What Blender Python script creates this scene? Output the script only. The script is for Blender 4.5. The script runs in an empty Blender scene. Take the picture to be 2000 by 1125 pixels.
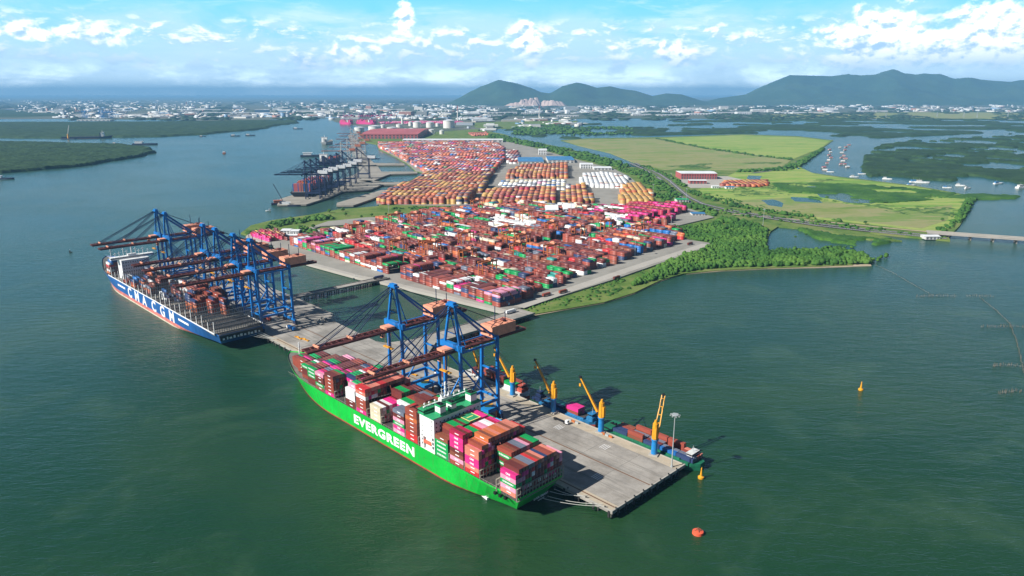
import bpy, math, random
import numpy as np
from mathutils import Vector, noise
R = math.radians
random.seed(7)
rng = np.random.default_rng(11)
sc = bpy.context.scene
COL = sc.collection
# ------------------------------------------------------------------ camera
F, HZ, HC = 1387.0, 184.0, 250.0          # focal length and horizon row for a 2000 px wide frame, camera height
TH = math.atan((562.5 - HZ) / F)
cam = bpy.data.cameras.new('camera')
cam.sensor_width = 36.0; cam.lens = 36.0 * F / 2000.0; cam.clip_start = 1.0; cam.clip_end = 200000.0
camo = bpy.data.objects.new('camera', cam); COL.objects.link(camo)
camo.location = (0, 0, HC); camo.rotation_euler = (math.pi / 2 - TH, 0, 0)
sc.camera = camo
# ------------------------------------------------------------------ light
SUN_AZ, SUN_EL = R(205.0), R(37.5)        # direction the sun stands in (from +X, anticlockwise)
sd = Vector((math.cos(SUN_AZ) * math.cos(SUN_EL), math.sin(SUN_AZ) * math.cos(SUN_EL), math.sin(SUN_EL)))
sl = bpy.data.lights.new('sun', 'SUN'); sl.energy = 5.0; sl.angle = R(0.5); sl.color = (1.0, 0.96, 0.90)
so = bpy.data.objects.new('sun', sl); COL.objects.link(so)
so.rotation_euler = (-sd).to_track_quat('-Z', 'Y').to_euler()
sc.view_settings.view_transform = 'Standard'; sc.view_settings.look = 'None'
sc.view_settings.exposure = 0.62; sc.view_settings.gamma = 1.0; sc.view_settings.use_curve_mapping = False
sc.cycles.volume_bounces = 0; sc.cycles.max_bounces = 6
SKY_S = 0.05
HAZE_D = 3.9e-5; HAZE_COL = (0.27, 0.62, 1.0, 1)
HAZE = True

class NT:
    """small helper for node trees"""
    def __init__(s, nt): s.nt = nt; s.n = nt.nodes; s.l = nt.links
    def node(s, t, **k):
        x = s.n.new(t)
        for a, b in k.items(): setattr(x, a, b)
        return x
    def put(s, sock, v):
        if isinstance(v, bpy.types.NodeSocket): s.l.new(v, sock)
        else: sock.default_value = v
    def math(s, op, a, b=None, c=None, clamp=False):
        x = s.node('ShaderNodeMath', operation=op, use_clamp=clamp); s.put(x.inputs[0], a)
        if b is not None: s.put(x.inputs[1], b)
        if c is not None: s.put(x.inputs[2], c)
        return x.outputs[0]
    def mix(s, f, a, b, mode='MIX'):
        x = s.node('ShaderNodeMix', data_type='RGBA', blend_type=mode)
        s.put(x.inputs[0], f); s.put(x.inputs[6], a); s.put(x.inputs[7], b); return x.outputs[2]
    def noise(s, vec, scale, detail=4, rough=.55, dist=0.0):
        x = s.node('ShaderNodeTexNoise'); s.put(x.inputs['Vector'], vec)
        x.inputs['Scale'].default_value = scale; x.inputs['Detail'].default_value = detail
        x.inputs['Roughness'].default_value = rough; x.inputs['Distortion'].default_value = dist
        return x.outputs[0]
    def ramp(s, f, stops, interp='LINEAR'):
        x = s.node('ShaderNodeValToRGB'); x.color_ramp.interpolation = interp
        e = x.color_ramp.elements
        while len(e) < len(stops): e.new(0.5)
        for i, (p, c) in enumerate(stops):
            e[i].position = p; e[i].color = c if len(c) == 4 else (*c, 1)
        s.put(x.inputs[0], f); return x.outputs[0]
    def sstep(s, v, a, b):
        x = s.node('ShaderNodeMapRange', interpolation_type='SMOOTHSTEP'); s.put(x.inputs[0], v)
        x.inputs[1].default_value = a; x.inputs[2].default_value = b; return x.outputs[0]
    def comb(s, x, y, z):
        n = s.node('ShaderNodeCombineXYZ'); s.put(n.inputs[0], x); s.put(n.inputs[1], y); s.put(n.inputs[2], z); return n.outputs[0]

# ------------------------------------------------------------------ sky: NISHITA with clouds set at fixed compass directions
world = bpy.data.worlds.new('World'); sc.world = world; world.use_nodes = True; world.cycles.sampling_method = 'NONE'
w = NT(world.node_tree); w.n.clear()
sky = w.node('ShaderNodeTexSky', sky_type='NISHITA'); sky.sun_disc = False
sky.sun_elevation = SUN_EL; sky.sun_rotation = math.atan2(sd.x, sd.y) % (2 * math.pi)
sky.altitude = 250; sky.air_density = 0.35; sky.dust_density = 0.1; sky.ozone_density = 3.0
tc = w.node('ShaderNodeTexCoord'); sep = w.node('ShaderNodeSeparateXYZ'); w.l.new(tc.outputs['Generated'], sep.inputs[0])
az = w.math('MULTIPLY', w.math('ARCTAN2', sep.outputs[0], sep.outputs[1]), 57.2958)     # degrees right of +Y
el = w.math('MULTIPLY', w.math('ARCSINE', sep.outputs[2]), 57.2958)
def sky_dir(x, y):          # photo pixel -> (azimuth, elevation) in degrees; directions are then fixed in the world
    dx, dy = (x - 1000) / F, (562.5 - y) / F
    v = Vector((dx, math.cos(TH) + dy * math.sin(TH), -math.sin(TH) + dy * math.cos(TH))).normalized()
    return math.degrees(math.atan2(v.x, v.y)), math.degrees(math.asin(v.z))
# cloud banks: (x, y of the centre in the photograph, half width px, half height px, weight)
BANKS = [(1740, 95, 170, 52, 1.0), (1735, 60, 62, 48, 1.0), (1960, 80, 110, 60, 1.1), (1600, 110, 90, 26, .6), (1850, 118, 260, 30, .8),
         (600, 125, 52, 24, .9), (690, 108, 62, 34, .8), (745, 95, 50, 40, .7), (790, 38, 22, 34, 1.0), (800, 75, 40, 30, .6),
         (1035, 88, 36, 44, .95), (1030, 50, 18, 12, .9), (1090, 115, 60, 28, .6), (1320, 105, 52, 28, .95), (1200, 110, 50, 26, .6),
         (1450, 98, 60, 12, .6), (300, 132, 48, 14, .9), (20, 62, 70, 20, .8), (140, 62, 60, 16, .7), (210, 72, 50, 26, .75),
         (385, 68, 50, 22, .6), (20, 128, 40, 8, .7), (900, 115, 80, 18, .5), (880, 105, 30, 12, .5), (450, 110, 60, 20, .4)]
def banks(a, e):
    tot = None
    for (x, y, hw, hh, wt) in BANKS:
        ca, ce = sky_dir(x, y)
        ha, he = hw / F * 57.3, hh / F * 57.3
        d = w.math('ADD', w.math('POWER', w.math('ABSOLUTE', w.math('MULTIPLY', w.math('SUBTRACT', a, ca), 1 / ha)), 2.0),
                   w.math('POWER', w.math('ABSOLUTE', w.math('MULTIPLY', w.math('SUBTRACT', e, ce), 1 / he)), 2.0))
        g = w.math('MULTIPLY', w.math('EXPONENT', w.math('MULTIPLY', d, -0.8)), wt)
        tot = g if tot is None else w.math('MAXIMUM', tot, g)
    return tot
def puff(a, e):             # billowing detail
    v = w.comb(a, w.math('MULTIPLY', e, 1.5), 3.7)
    n1 = w.noise(v, 0.42, 6, .62, .15)
    vo = w.node('ShaderNodeTexVoronoi', feature='SMOOTH_F1'); w.put(vo.inputs['Vector'], v); vo.inputs['Scale'].default_value = 1.1
    vo.inputs['Smoothness'].default_value = 0.9; vo.inputs['Detail'].default_value = 1.0
    return w.math('SUBTRACT', n1, w.math('MULTIPLY', vo.outputs['Distance'], 0.20))
bk = banks(az, el)
def density(a, e): return w.math('ADD', w.math('MULTIPLY', bk, 0.95), w.math('MULTIPLY', w.math('SUBTRACT', puff(a, e), 0.36), 1.5))
d0 = density(az, el)
d1 = density(w.math('SUBTRACT', az, 0.22), w.math('ADD', el, 0.30))
mask = w.sstep(d0, 0.44, 0.78)
lit = w.sstep(w.math('SUBTRACT', d0, d1), -0.22, 0.08)
core = w.sstep(el, 1.8, 4.4)
litc = w.math('MULTIPLY', lit, w.math('ADD', 0.42, w.math('MULTIPLY', core, 0.75)), clamp=True)
cloudc = w.mix(litc, (0.36, 0.54, 0.74, 1), (1.15, 1.15, 1.17, 1))
# broken layer of lower cloud in front of the haze, and high streaks
def layer(s_, ye, off, lo, hi, det=5):
    return w.sstep(w.noise(w.comb(az, w.math('MULTIPLY', el, ye), off), s_, det, .62, .3), lo, hi)
veil = w.math('MULTIPLY', layer(0.13, 2.4, 9.1, .36, .60), w.math('MULTIPLY', w.sstep(el, 7.0, 4.8), 0.75))
stre = w.math('MULTIPLY', layer(0.11, 6.0, 1.3, .50, .66), 0.6)
low = w.math('MULTIPLY', layer(0.42, 2.2, 5.5, .44, .62), w.math('MULTIPLY', w.sstep(el, 5.8, 4.4), w.sstep(el, 0.9, 2.2)))
lowl = w.math('MULTIPLY', w.sstep(w.math('SUBTRACT', w.noise(w.comb(az, w.math('MULTIPLY', el, 2.2), 5.5), 0.42, 5, .62, .3), w.noise(w.comb(w.math('SUBTRACT', az, .25), w.math('MULTIPLY', w.math('ADD', el, .35), 2.2), 5.5), 0.42, 3, .62, .3)), -.04, .10), w.sstep(el, 1.6, 4.2))
k = 1.06 / SKY_S
def sc_(c, f=1.0):
    x = w.node('ShaderNodeVectorMath', operation='SCALE'); w.put(x.inputs[0], c); w.put(x.inputs[3], w.math('MULTIPLY', f, k)); return x.outputs[0]
grad = w.ramp(w.math('MULTIPLY', el, 0.1, clamp=True), [(0.0, (.95, 1.0, 1.0)), (0.10, (.85, .98, 1.0)), (0.22, (.52, .72, .86)), (0.40, (.30, .60, .88)), (0.62, (.17, .55, .93)), (1.0, (.10, .46, .92))])
glow = w.math('ADD', 1.0, w.math('MULTIPLY', w.sstep(el, 2.6, 0.4), 1.1))
base = w.mix(w.sstep(el, 11.0, 7.6), sky.outputs[0], sc_(grad, glow))
c = w.mix(veil, base, (.46 * k, .66 * k, .84 * k, 1))
c = w.mix(stre, c, (.52 * k, .72 * k, .90 * k, 1))
c = w.mix(w.math('MULTIPLY', low, .8), c, sc_(w.mix(lowl, (.42, .60, .78, 1), (1.0, 1.0, 1.05, 1))))
c = w.mix(w.math('MULTIPLY', mask, w.sstep(el, 1.2, 2.6)), c, sc_(cloudc))
c = w.mix(w.sstep(w.math('ABSOLUTE', az), 80.0, 52.0), sky.outputs[0], c)   # bright sky and clouds ahead only; unseen sky behind kept dim to cut fill
bg = w.node('ShaderNodeBackground'); w.l.new(c, bg.inputs[0]); bg.inputs[1].default_value = SKY_S
ow = w.node('ShaderNodeOutputWorld'); w.l.new(bg.outputs[0], ow.inputs[0])

# ------------------------------------------------------------------ frames and placing
def at(x, y, z=0.0):        # photograph pixel -> point on the level plane z
    dx, dy = (x - 1000) / F, (562.5 - y) / F
    d = (dx, math.cos(TH) + dy * math.sin(TH), -math.sin(TH) + dy * math.cos(TH))
    t = (HC - z) / -d[2]
    return Vector((d[0] * t, d[1] * t, z))
A0 = R(134.6)               # heading of the main wharf
U = Vector((math.cos(A0), math.sin(A0), 0)); V = Vector((math.sin(A0), -math.cos(A0), 0)); O = at(1196, 1000, 6); O.z = 0
def W(s, n, z=0.0): return O + U * s + V * n + Vector((0, 0, z))   # s metres along the wharf, n metres landward

# ------------------------------------------------------------------ mesh builder
class MB:
    def __init__(s): s.v = []; s.f = []; s.m = []
    def add(s, vs, fs, m=0):
        o = len(s.v); s.v += [tuple(p) for p in vs]
        for f in fs: s.f.append(tuple(i + o for i in f)); s.m.append(m)
        return s
    def box(s, x0, x1, y0, y1, z0, z1, m=0, bot=True):
        vs = [(x0, y0, z0), (x1, y0, z0), (x1, y1, z0), (x0, y1, z0), (x0, y0, z1), (x1, y0, z1), (x1, y1, z1), (x0, y1, z1)]
        fs = [(4, 5, 6, 7), (0, 1, 5, 4), (1, 2, 6, 5), (2, 3, 7, 6), (3, 0, 4, 7)]
        if bot: fs.append((3, 2, 1, 0))
        return s.add(vs, fs, m)
    def bar(s, a, b, w_=0.5, h=None, m=0, n=4):
        a = Vector(a); b = Vector(b); d = (b - a)
        if d.length < 1e-6: return s
        d.normalize(); up = Vector((0, 0, 1)) if abs(d.z) < .95 else Vector((1, 0, 0))
        x = d.cross(up).normalized(); y = x.cross(d).normalized(); h = w_ if h is None else h
        if n == 4:
            q = [(-.5, -.5), (.5, -.5), (.5, .5), (-.5, .5)]
        else:
            q = [(.5 * math.cos(2 * math.pi * i / n), .5 * math.sin(2 * math.pi * i / n)) for i in range(n)]
        vs = [a + x * (p[0] * w_) + y * (p[1] * h) for p in q] + [b + x * (p[0] * w_) + y * (p[1] * h) for p in q]
        fs = [(i, (i + 1) % n, n + (i + 1) % n, n + i) for i in range(n)] + [tuple(range(n - 1, -1, -1)), tuple(range(n, 2 * n))]
        return s.add(vs, fs, m)
    def cyl(s, x, y, z0, z1, r0, r1=None, n=12, m=0):
        r1 = r0 if r1 is None else r1
        vs = [(x + r0 * math.cos(2 * math.pi * i / n), y + r0 * math.sin(2 * math.pi * i / n), z0) for i in range(n)]
        vs += [(x + r1 * math.cos(2 * math.pi * i / n), y + r1 * math.sin(2 * math.pi * i / n), z1) for i in range(n)]
        fs = [(i, (i + 1) % n, n + (i + 1) % n, n + i) for i in range(n)] + [tuple(range(n - 1, -1, -1)), tuple(range(n, 2 * n))]
        return s.add(vs, fs, m)
    def prism(s, pts, z0, z1, m=0):
        n = len(pts)
        ar = sum(pts[i][0] * pts[(i + 1) % n][1] - pts[(i + 1) % n][0] * pts[i][1] for i in range(n))
        if ar < 0: pts = list(reversed(pts))
        vs = [(p[0], p[1], z0) for p in pts] + [(p[0], p[1], z1) for p in pts]
        fs = [(i, (i + 1) % n, n + (i + 1) % n, n + i) for i in range(n)] + [tuple(range(n, 2 * n)), tuple(range(n - 1, -1, -1))]
        return s.add(vs, fs, m)
    def mesh(s, name, mats):
        me = bpy.data.meshes.new(name); me.from_pydata(s.v, [], s.f)
        for q in (mats if isinstance(mats, (list, tuple)) else [mats]): me.materials.append(q)
        me.polygons.foreach_set('material_index', s.m); me.update(); return me
    def build(s, name, mats, parent=None):
        o = bpy.data.objects.new(name, s.mesh(name, mats)); COL.objects.link(o)
        if parent: o.parent = parent
        return o
def tag(o, label, cat, group=None, kind=None):
    if label: o['label'] = label
    if cat: o['category'] = cat
    if group: o['group'] = group
    if kind: o['kind'] = kind
    return o
def structure(o): o['kind'] = 'structure'; return o
def empty(name, loc, rz, label, cat, group=None):
    o = bpy.data.objects.new(name, None); COL.objects.link(o); o.location = loc; o.rotation_euler = (0, 0, rz); o.empty_display_size = 1
    return tag(o, label, cat, group)
def each(name, boxes, mats, parent):
    for b_ in boxes: MB().box(*b_).build(name, mats, parent)
def base_name(n): return n.split('.')[0]
def copy_tree(o, parent=None, label=None, loc=None, rz=None):
    c_ = o.copy(); c_.name = base_name(o.name); COL.objects.link(c_)
    if parent: c_.parent = parent
    if label: c_['label'] = label
    if loc is not None: c_.location = loc
    if rz is not None: c_.rotation_euler = (0, 0, rz)
    for ch in o.children: copy_tree(ch, c_)
    return c_
def big_mesh(name, V_, F_, mats, cols=None, mi=None, smooth=False):
    """numpy vertices (N,3), faces (M,k) -> object; cols per face (M,3)"""
    me = bpy.data.meshes.new(name); k_ = F_.shape[1]
    me.vertices.add(len(V_)); me.vertices.foreach_set('co', V_.astype(np.float32).ravel())
    me.loops.add(F_.size); me.loops.foreach_set('vertex_index', F_.astype(np.int32).ravel())
    me.polygons.add(len(F_)); me.polygons.foreach_set('loop_start', np.arange(0, F_.size, k_, dtype=np.int32))
    me.polygons.foreach_set('loop_total', np.full(len(F_), k_, dtype=np.int32))
    if smooth: me.polygons.foreach_set('use_smooth', np.ones(len(F_), dtype=bool))
    for q in (mats if isinstance(mats, (list, tuple)) else [mats]): me.materials.append(q)
    if mi is not None: me.polygons.foreach_set('material_index', np.asarray(mi, dtype=np.int32))
    me.update(calc_edges=True)
    if cols is not None:
        at_ = me.attributes.new('Col', 'FLOAT_COLOR', 'FACE')
        c4 = np.ones((len(F_), 4), dtype=np.float32); c4[:, :3] = cols; at_.data.foreach_set('color', c4.ravel())
    me.validate()
    o = bpy.data.objects.new(name, me); COL.objects.link(o); return o

# ------------------------------------------------------------------ materials
def mat(name, col, rough=.6, metal=0.0, var=0.0, vscale=.2, bump=0.0, bscale=1.0, spec=.5, dirt=None, streak=None):
    m = bpy.data.materials.new(name); m.use_nodes = True; t = NT(m.node_tree); b = t.n['Principled BSDF']
    b.inputs['Roughness'].default_value = rough; b.inputs['Metallic'].default_value = metal; b.inputs['Specular IOR Level'].default_value = spec
    c_ = (*col, 1)
    if var or dirt or bump: tcn = t.node('ShaderNodeTexCoord').outputs['Object']
    if var:
        nz = t.noise(tcn, vscale, 5, .65)
        c_ = t.mix(t.sstep(nz, .35, .65), tuple(x * (1 - var) for x in col) + (1,), tuple(min(1, x * (1 + var)) for x in col) + (1,))
    if dirt:
        nz = t.noise(tcn, dirt[1], 6, .7)
        c_ = t.mix(t.math('MULTIPLY', t.sstep(nz, .5, .72), dirt[2]), c_, (*dirt[0], 1))
    if streak:
        mp = t.node('ShaderNodeMapping'); t.put(mp.inputs[0], t.node('ShaderNodeTexCoord').outputs['Object']); mp.inputs['Scale'].default_value = streak[1]
        c_ = t.mix(t.math('MULTIPLY', t.sstep(t.noise(mp.outputs[0], 1.0, 6, .7), .5, .7), streak[2]), c_, (*streak[0], 1))
    t.put(b.inputs['Base Color'], c_)
    if bump:
        bp = t.node('ShaderNodeBump'); bp.inputs['Strength'].default_value = bump; bp.inputs['Distance'].default_value = .5
        t.put(bp.inputs['Height'], t.noise(tcn, bscale, 4)); t.l.new(bp.outputs[0], b.inputs['Normal'])
    return m
def paint_mat(name, src, rough=.5):
    """painted steel whose colour comes from the object ('OBJ') or the face attribute ('COL')"""
    m = bpy.data.materials.new(name); m.use_nodes = True; t = NT(m.node_tree); b = t.n['Principled BSDF']
    b.inputs['Roughness'].default_value = rough
    if src == 'OBJ': cs = t.node('ShaderNodeObjectInfo').outputs['Color']
    else: cs = t.node('ShaderNodeAttribute', attribute_name='Col').outputs['Color']
    geo = t.node('ShaderNodeNewGeometry').outputs['Position']
    nz = t.noise(geo, 0.35, 5, .7)
    hs = t.node('ShaderNodeHueSaturation'); t.put(hs.inputs['Color'], cs)
    t.put(hs.inputs['Value'], t.math('ADD', .80, t.math('MULTIPLY', nz, .4)))
    t.put(b.inputs['Base Color'], t.mix(t.math('MULTIPLY', t.sstep(t.noise(geo, 1.1, 6, .75), .56, .74), .35), hs.outputs[0], (.12, .06, .04, 1)))
    return m
M = {}
M['cont'] = paint_mat('container_paint', 'OBJ'); M['contc'] = paint_mat('container_paint_faces', 'COL')
M['white'] = mat('white_paint', (.78, .79, .78), .45, var=.06, vscale=.4, dirt=((.45, .38, .28), .6, .35))
M['letter'] = mat('white_lettering', (.85, .85, .85), .5)
M['evgreen'] = mat('green_hull_paint', (.005, .46, .045), .38, var=.12, vscale=.05, dirt=((.03, .22, .05), .25, .4), streak=((.10, .20, .06), (.5, .5, .045), .45))
M['evdark'] = mat('green_deck_paint', (.02, .30, .12), .6, var=.12, vscale=.3, dirt=((.25, .2, .12), .5, .3))
M['hullred'] = mat('red_antifouling', (.32, .06, .03), .6, var=.15, vscale=.2)
M['cmablue'] = mat('blue_hull_paint', (.012, .105, .34), .4, var=.12, vscale=.05, dirt=((.03, .08, .16), .2, .4), streak=((.10, .09, .10), (.5, .5, .045), .4))
M['hullpink'] = mat('faded_red_boot_topping', (.55, .17, .14), .65, var=.2, vscale=.12)
M['hullpale'] = mat('pale_waterline_band', (.60, .52, .40), .7, var=.15, vscale=.3)
M['black'] = mat('black_paint', (.012, .012, .014), .5)
M['deck'] = mat('ship_deck_grey', (.17, .16, .14), .7, var=.2, vscale=.3, dirt=((.12, .08, .05), .5, .5))
M['hatch'] = mat('hatch_cover', (.06, .055, .052), .7, var=.25, vscale=.3, dirt=((.2, .08, .04), .6, .4))
M['lash'] = mat('lashing_steel_buff', (.36, .33, .27), .6, var=.15, vscale=.8)
M['lashgrey'] = mat('lashing_steel_grey', (.085, .10, .115), .6, var=.15, vscale=.8)
M['blue'] = mat('crane_blue_paint', (.008, .17, .50), .4, var=.15, vscale=.25, dirt=((.02, .05, .12), .5, .4))
M['navy'] = mat('crane_navy_paint', (.010, .024, .075), .5, var=.15, vscale=.3)
M['boom'] = mat('boom_red_oxide', (.13, .034, .03), .55, var=.2, vscale=.3, dirt=((.2, .09, .06), .5, .3))
M['salmon'] = mat('machinery_house_salmon', (.78, .33, .20), .55, var=.1, vscale=.3, dirt=((.3, .12, .07), .5, .35))
M['rtg'] = mat('yard_crane_orange', (.50, .145, .035), .5, var=.15, vscale=.4, dirt=((.22, .08, .03), .6, .4))
M['yellow'] = mat('boom_yellow_paint', (.72, .33, .015), .45, var=.1, vscale=.5, dirt=((.3, .15, .03), .5, .3))
M['pedblue'] = mat('pedestal_blue_paint', (.01, .20, .50), .45, var=.1, vscale=.4)
M['glass'] = mat('dark_glass', (.015, .02, .025), .12)
M['concrete'] = mat('wharf_concrete', (.29, .27, .24), .85, var=.22, vscale=.045, bump=.2, bscale=.4, dirt=((.17, .15, .125), .035, .6), streak=((.13, .12, .105), (.012, .22, 1), .75))
M['apron'] = mat('wharf_apron_concrete', (.42, .36, .27), .85, var=.14, vscale=.1, dirt=((.3, .19, .1), .1, .5))
M['pile'] = mat('wet_pile_concrete', (.10, .095, .08), .8, var=.3, vscale=.4)
M['rust'] = mat('rusty_rail_slot', (.16, .085, .045), .8, var=.2, vscale=.6)
M['rubber'] = mat('fender_rubber', (.02, .02, .02), .8)
M['galv'] = mat('galvanised_steel', (.45, .48, .48), .45, metal=.3)
M['rope'] = mat('mooring_rope', (.55, .55, .50), .8)
M['pinkhull'] = mat('magenta_hull_paint', (.62, .03, .20), .5)
M['roofred'] = mat('roof_sheet_red', (.42, .10, .10), .6, var=.12, vscale=.01)
M['roofblue'] = mat('roof_sheet_blue', (.05, .20, .40), .5, var=.15, vscale=.02)
M['roofwhite'] = mat('roof_sheet_white', (.72, .74, .75), .5, var=.08, vscale=.02)
M['wallpale'] = mat('pale_cladding', (.58, .57, .54), .7, var=.1, vscale=.05)
M['tank'] = mat('tank_white_paint', (.74, .72, .66), .5, var=.05, vscale=.05)
M['wood'] = mat('weathered_wood', (.17, .13, .09), .9, var=.2, vscale=.5)
# ------------------------------------------------------------------ setting: water, land, fields, roads, hills
def water_mat():
    m = bpy.data.materials.new('river_water'); m.use_nodes = True; t = NT(m.node_tree); b = t.n['Principled BSDF']
    geo = t.node('ShaderNodeNewGeometry').outputs['Position']
    silt = t.noise(geo, 0.0016, 5, .6, .8)
    fine = t.noise(geo, 0.012, 5, .6, .5)
    near = t.math('SUBTRACT', 1.0, t.sstep(dist_from(t, geo, (150, 150, 0)), 250, 1500))
    deep = t.mix(t.sstep(silt, .35, .65), (.018, .078, .068, 1), (.042, .094, .064, 1))
    green = t.mix(t.sstep(silt, .35, .65), (.006, .042, .018, 1), (.020, .060, .020, 1))
    c1 = t.mix(near, deep, green)
    c2 = t.mix(t.math('MULTIPLY', t.sstep(fine, .50, .70), .55), c1, (.042, .092, .048, 1))
    t.put(b.inputs['Base Color'], c2)
    b.inputs['Roughness'].default_value = .22; b.inputs['IOR'].default_value = 1.33
    mp = t.node('ShaderNodeMapping'); t.put(mp.inputs[0], geo); mp.inputs['Rotation'].default_value = (0, 0, R(18)); mp.inputs['Scale'].default_value = (.45, 1.25, 1)
    h1 = t.noise(mp.outputs[0], 0.10, 4, .6, .3); h2 = t.noise(mp.outputs[0], 0.45, 3, .6)
    gust = t.sstep(t.noise(geo, 0.004, 4, .6, 1.0), .38, .66)
    bp = t.node('ShaderNodeBump'); bp.inputs['Distance'].default_value = 1.6
    t.put(bp.inputs['Strength'], t.math('ADD', .55, t.math('MULTIPLY', gust, .6)))
    t.put(bp.inputs['Height'], t.math('ADD', h1, t.math('MULTIPLY', h2, .35))); t.l.new(bp.outputs[0], b.inputs['Normal'])
    return m
def dist_from(t, geo, p):
    d = t.node('ShaderNodeVectorMath', operation='DISTANCE'); t.put(d.inputs[0], geo); d.inputs[1].default_value = p; return d.outputs['Value']
M['water'] = water_mat()
structure(MB().add([(-60000, -3000, 0), (60000, -3000, 0), (60000, 90000, 0), (-60000, 90000, 0)], [(0, 1, 2, 3)]).build('water', M['water']))

def ground_mat(name, cols, scale, rough=.95, bump=0.0, bs=.3, stretch=None):
    m = bpy.data.materials.new(name); m.use_nodes = True; t = NT(m.node_tree); b = t.n['Principled BSDF']
    geo = t.node('ShaderNodeNewGeometry').outputs['Position']
    if stretch:
        mp = t.node('ShaderNodeMapping'); t.put(mp.inputs[0], geo); mp.inputs['Scale'].default_value = stretch; geo = mp.outputs[0]
    a = t.noise(geo, scale, 6, .65, .4); bb = t.noise(geo, scale * 9, 4, .7)
    f = t.math('ADD', t.math('MULTIPLY', a, .75), t.math('MULTIPLY', bb, .25))
    st = [(.34 + .32 * i / (len(cols) - 1), c_) for i, c_ in enumerate(cols)]
    t.put(b.inputs['Base Color'], t.ramp(f, st)); b.inputs['Roughness'].default_value = rough; b.inputs['Specular IOR Level'].default_value = .2
    if bump:
        bp = t.node('ShaderNodeBump'); bp.inputs['Strength'].default_value = bump; bp.inputs['Distance'].default_value = 1.0
        t.put(bp.inputs['Height'], t.noise(geo, bs, 4)); t.l.new(bp.outputs[0], b.inputs['Normal'])
    return m
M['grass'] = ground_mat('rank_grass', [(.045, .10, .018), (.09, .16, .03), (.15, .20, .05), (.20, .19, .08)], .02, bump=.5, bs=.25)
M['field'] = ground_mat('bright_field', [(.08, .19, .02), (.17, .31, .045), (.31, .35, .10), (.12, .26, .035), (.25, .34, .07)], .008, stretch=(.30, 1.6, 1))
M['fieldbrown'] = ground_mat('dry_field', [(.12, .20, .04), (.20, .24, .07), (.27, .26, .12), (.14, .23, .05), (.23, .26, .08)], .007, stretch=(.5, 1.2, 1))
M['yard'] = ground_mat('yard_pavement', [(.20, .19, .17), (.27, .26, .23), (.31, .30, .27)], .02)
M['sand'] = ground_mat('sandy_shore', [(.36, .29, .19), (.44, .36, .25), (.30, .25, .16)], .05)
M['plain'] = ground_mat('far_plain', [(.025, .055, .03), (.05, .085, .05), (.10, .12, .08), (.16, .16, .14), (.05, .08, .05)], .0016, stretch=(.6, 1.4, 1))
M['road'] = ground_mat('asphalt', [(.10, .10, .10), (.14, .14, .135)], .05)
M['bare'] = ground_mat('bare_concrete_ground', [(.34, .32, .28), (.42, .40, .36)], .02)
def flat(name, px, z, m, depth=3.5, world=None):
    pts = [at(x, y, z) for x, y in px] if world is None else world
    return structure(MB().prism([(p[0], p[1]) for p in pts], z - depth, z).build(name, m))
def ragged(px, amp=4, n=6):
    out = []
    for i in range(len(px)):
        a, b = px[i], px[(i + 1) % len(px)]
        for j in range(n):
            t = j / n; x = a[0] + (b[0] - a[0]) * t; y = a[1] + (b[1] - a[1]) * t
            p = at(x, y, 0); q = noise.noise(Vector((p.x * .02, p.y * .02, 1.7))); d = (amp / max(8.0, p.y * .02)) * 8
            out.append((x + q * d * .9, y + noise.noise(Vector((p.x * .02, p.y * .02, 9.7))) * d * .25 * (1 if y > 300 else .4)))
    return out
# main peninsula
PEN = [(1008, 611), (1045, 613), (1110, 602), (1180, 590), (1240, 571), (1290, 547), (1335, 534), (1400, 528), (1500, 523), (1600, 520), (1665, 517), (1672, 508), (1640, 497),
       (1590, 490), (1560, 491), (1500, 490), (1498, 468), (1505, 452), (1520, 442), (1600, 450), (1700, 468), (1762, 470), (1700, 455), (1850, 466), (1875, 440), (1905, 385), (1870, 377), (1790, 363), (1700, 352),
       (1640, 345), (1585, 337), (1555, 322), (1605, 290), (1628, 274), (1560, 266), (1450, 262), (1280, 268), (1150, 270), (1095, 274), (1130, 284), (1190, 298), (1235, 316), (1290, 331),
       (1235, 326), (1150, 300), (1080, 284), (1010, 272), (985, 262), (930, 252), (800, 262), (705, 262), (700, 275), (735, 282), (740, 292), (765, 303), (795, 320), (812, 335), (830, 338), (812, 352), (790, 368), (760, 378), (735, 392), (742, 402),
       (660, 409), (600, 420), (530, 430), (490, 440), (470, 455), (520, 470), (545, 490), (560, 497), (600, 514), (700, 541), (745, 549), (985, 607)]
flat('ground', PEN, 2.0, M['grass'])
flat('shore', ragged([(985, 607), (1008, 612), (1045, 616), (1110, 604), (1180, 592), (1240, 573), (1290, 549), (1335, 535.5), (1420, 528.5), (1500, 524.5), (1600, 522.5), (1702, 519), (1700, 516), (1600, 518), (1400, 524), (1300, 538), (1230, 566), (1100, 595)], 2), 0.9, M['sand'])
YARD = [(1012, 603), (990, 607), (745, 549), (700, 540), (600, 513), (548, 491), (520, 470), (640, 452), (690, 440), (770, 425), (870, 412), (960, 402), (1330, 402), (1395, 424), (1300, 446), (1345, 468), (1385, 474), (1388, 480), (1200, 545)]
flat('yard_pavement', YARD, 4.0, M['yard'], 2.5)
flat('seawall_edge', [(548, 492), (600, 515), (700, 542), (745, 551), (985, 609), (990, 605), (748, 546), (700, 537), (600, 510)], 4.25, M['bare'], 3.5)
flat('field', [(1280, 270), (1450, 264), (1560, 268), (1622, 275), (1602, 290), (1575, 300), (1548, 311), (1470, 302), (1380, 289)], 2.35, M['field'])
flat('field', [(1100, 275), (1150, 272), (1278, 271), (1375, 290), (1470, 303), (1545, 313), (1520, 330), (1430, 333), (1330, 330), (1300, 332), (1240, 318), (1190, 298), (1130, 284)], 2.30, M['fieldbrown'])
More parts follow.
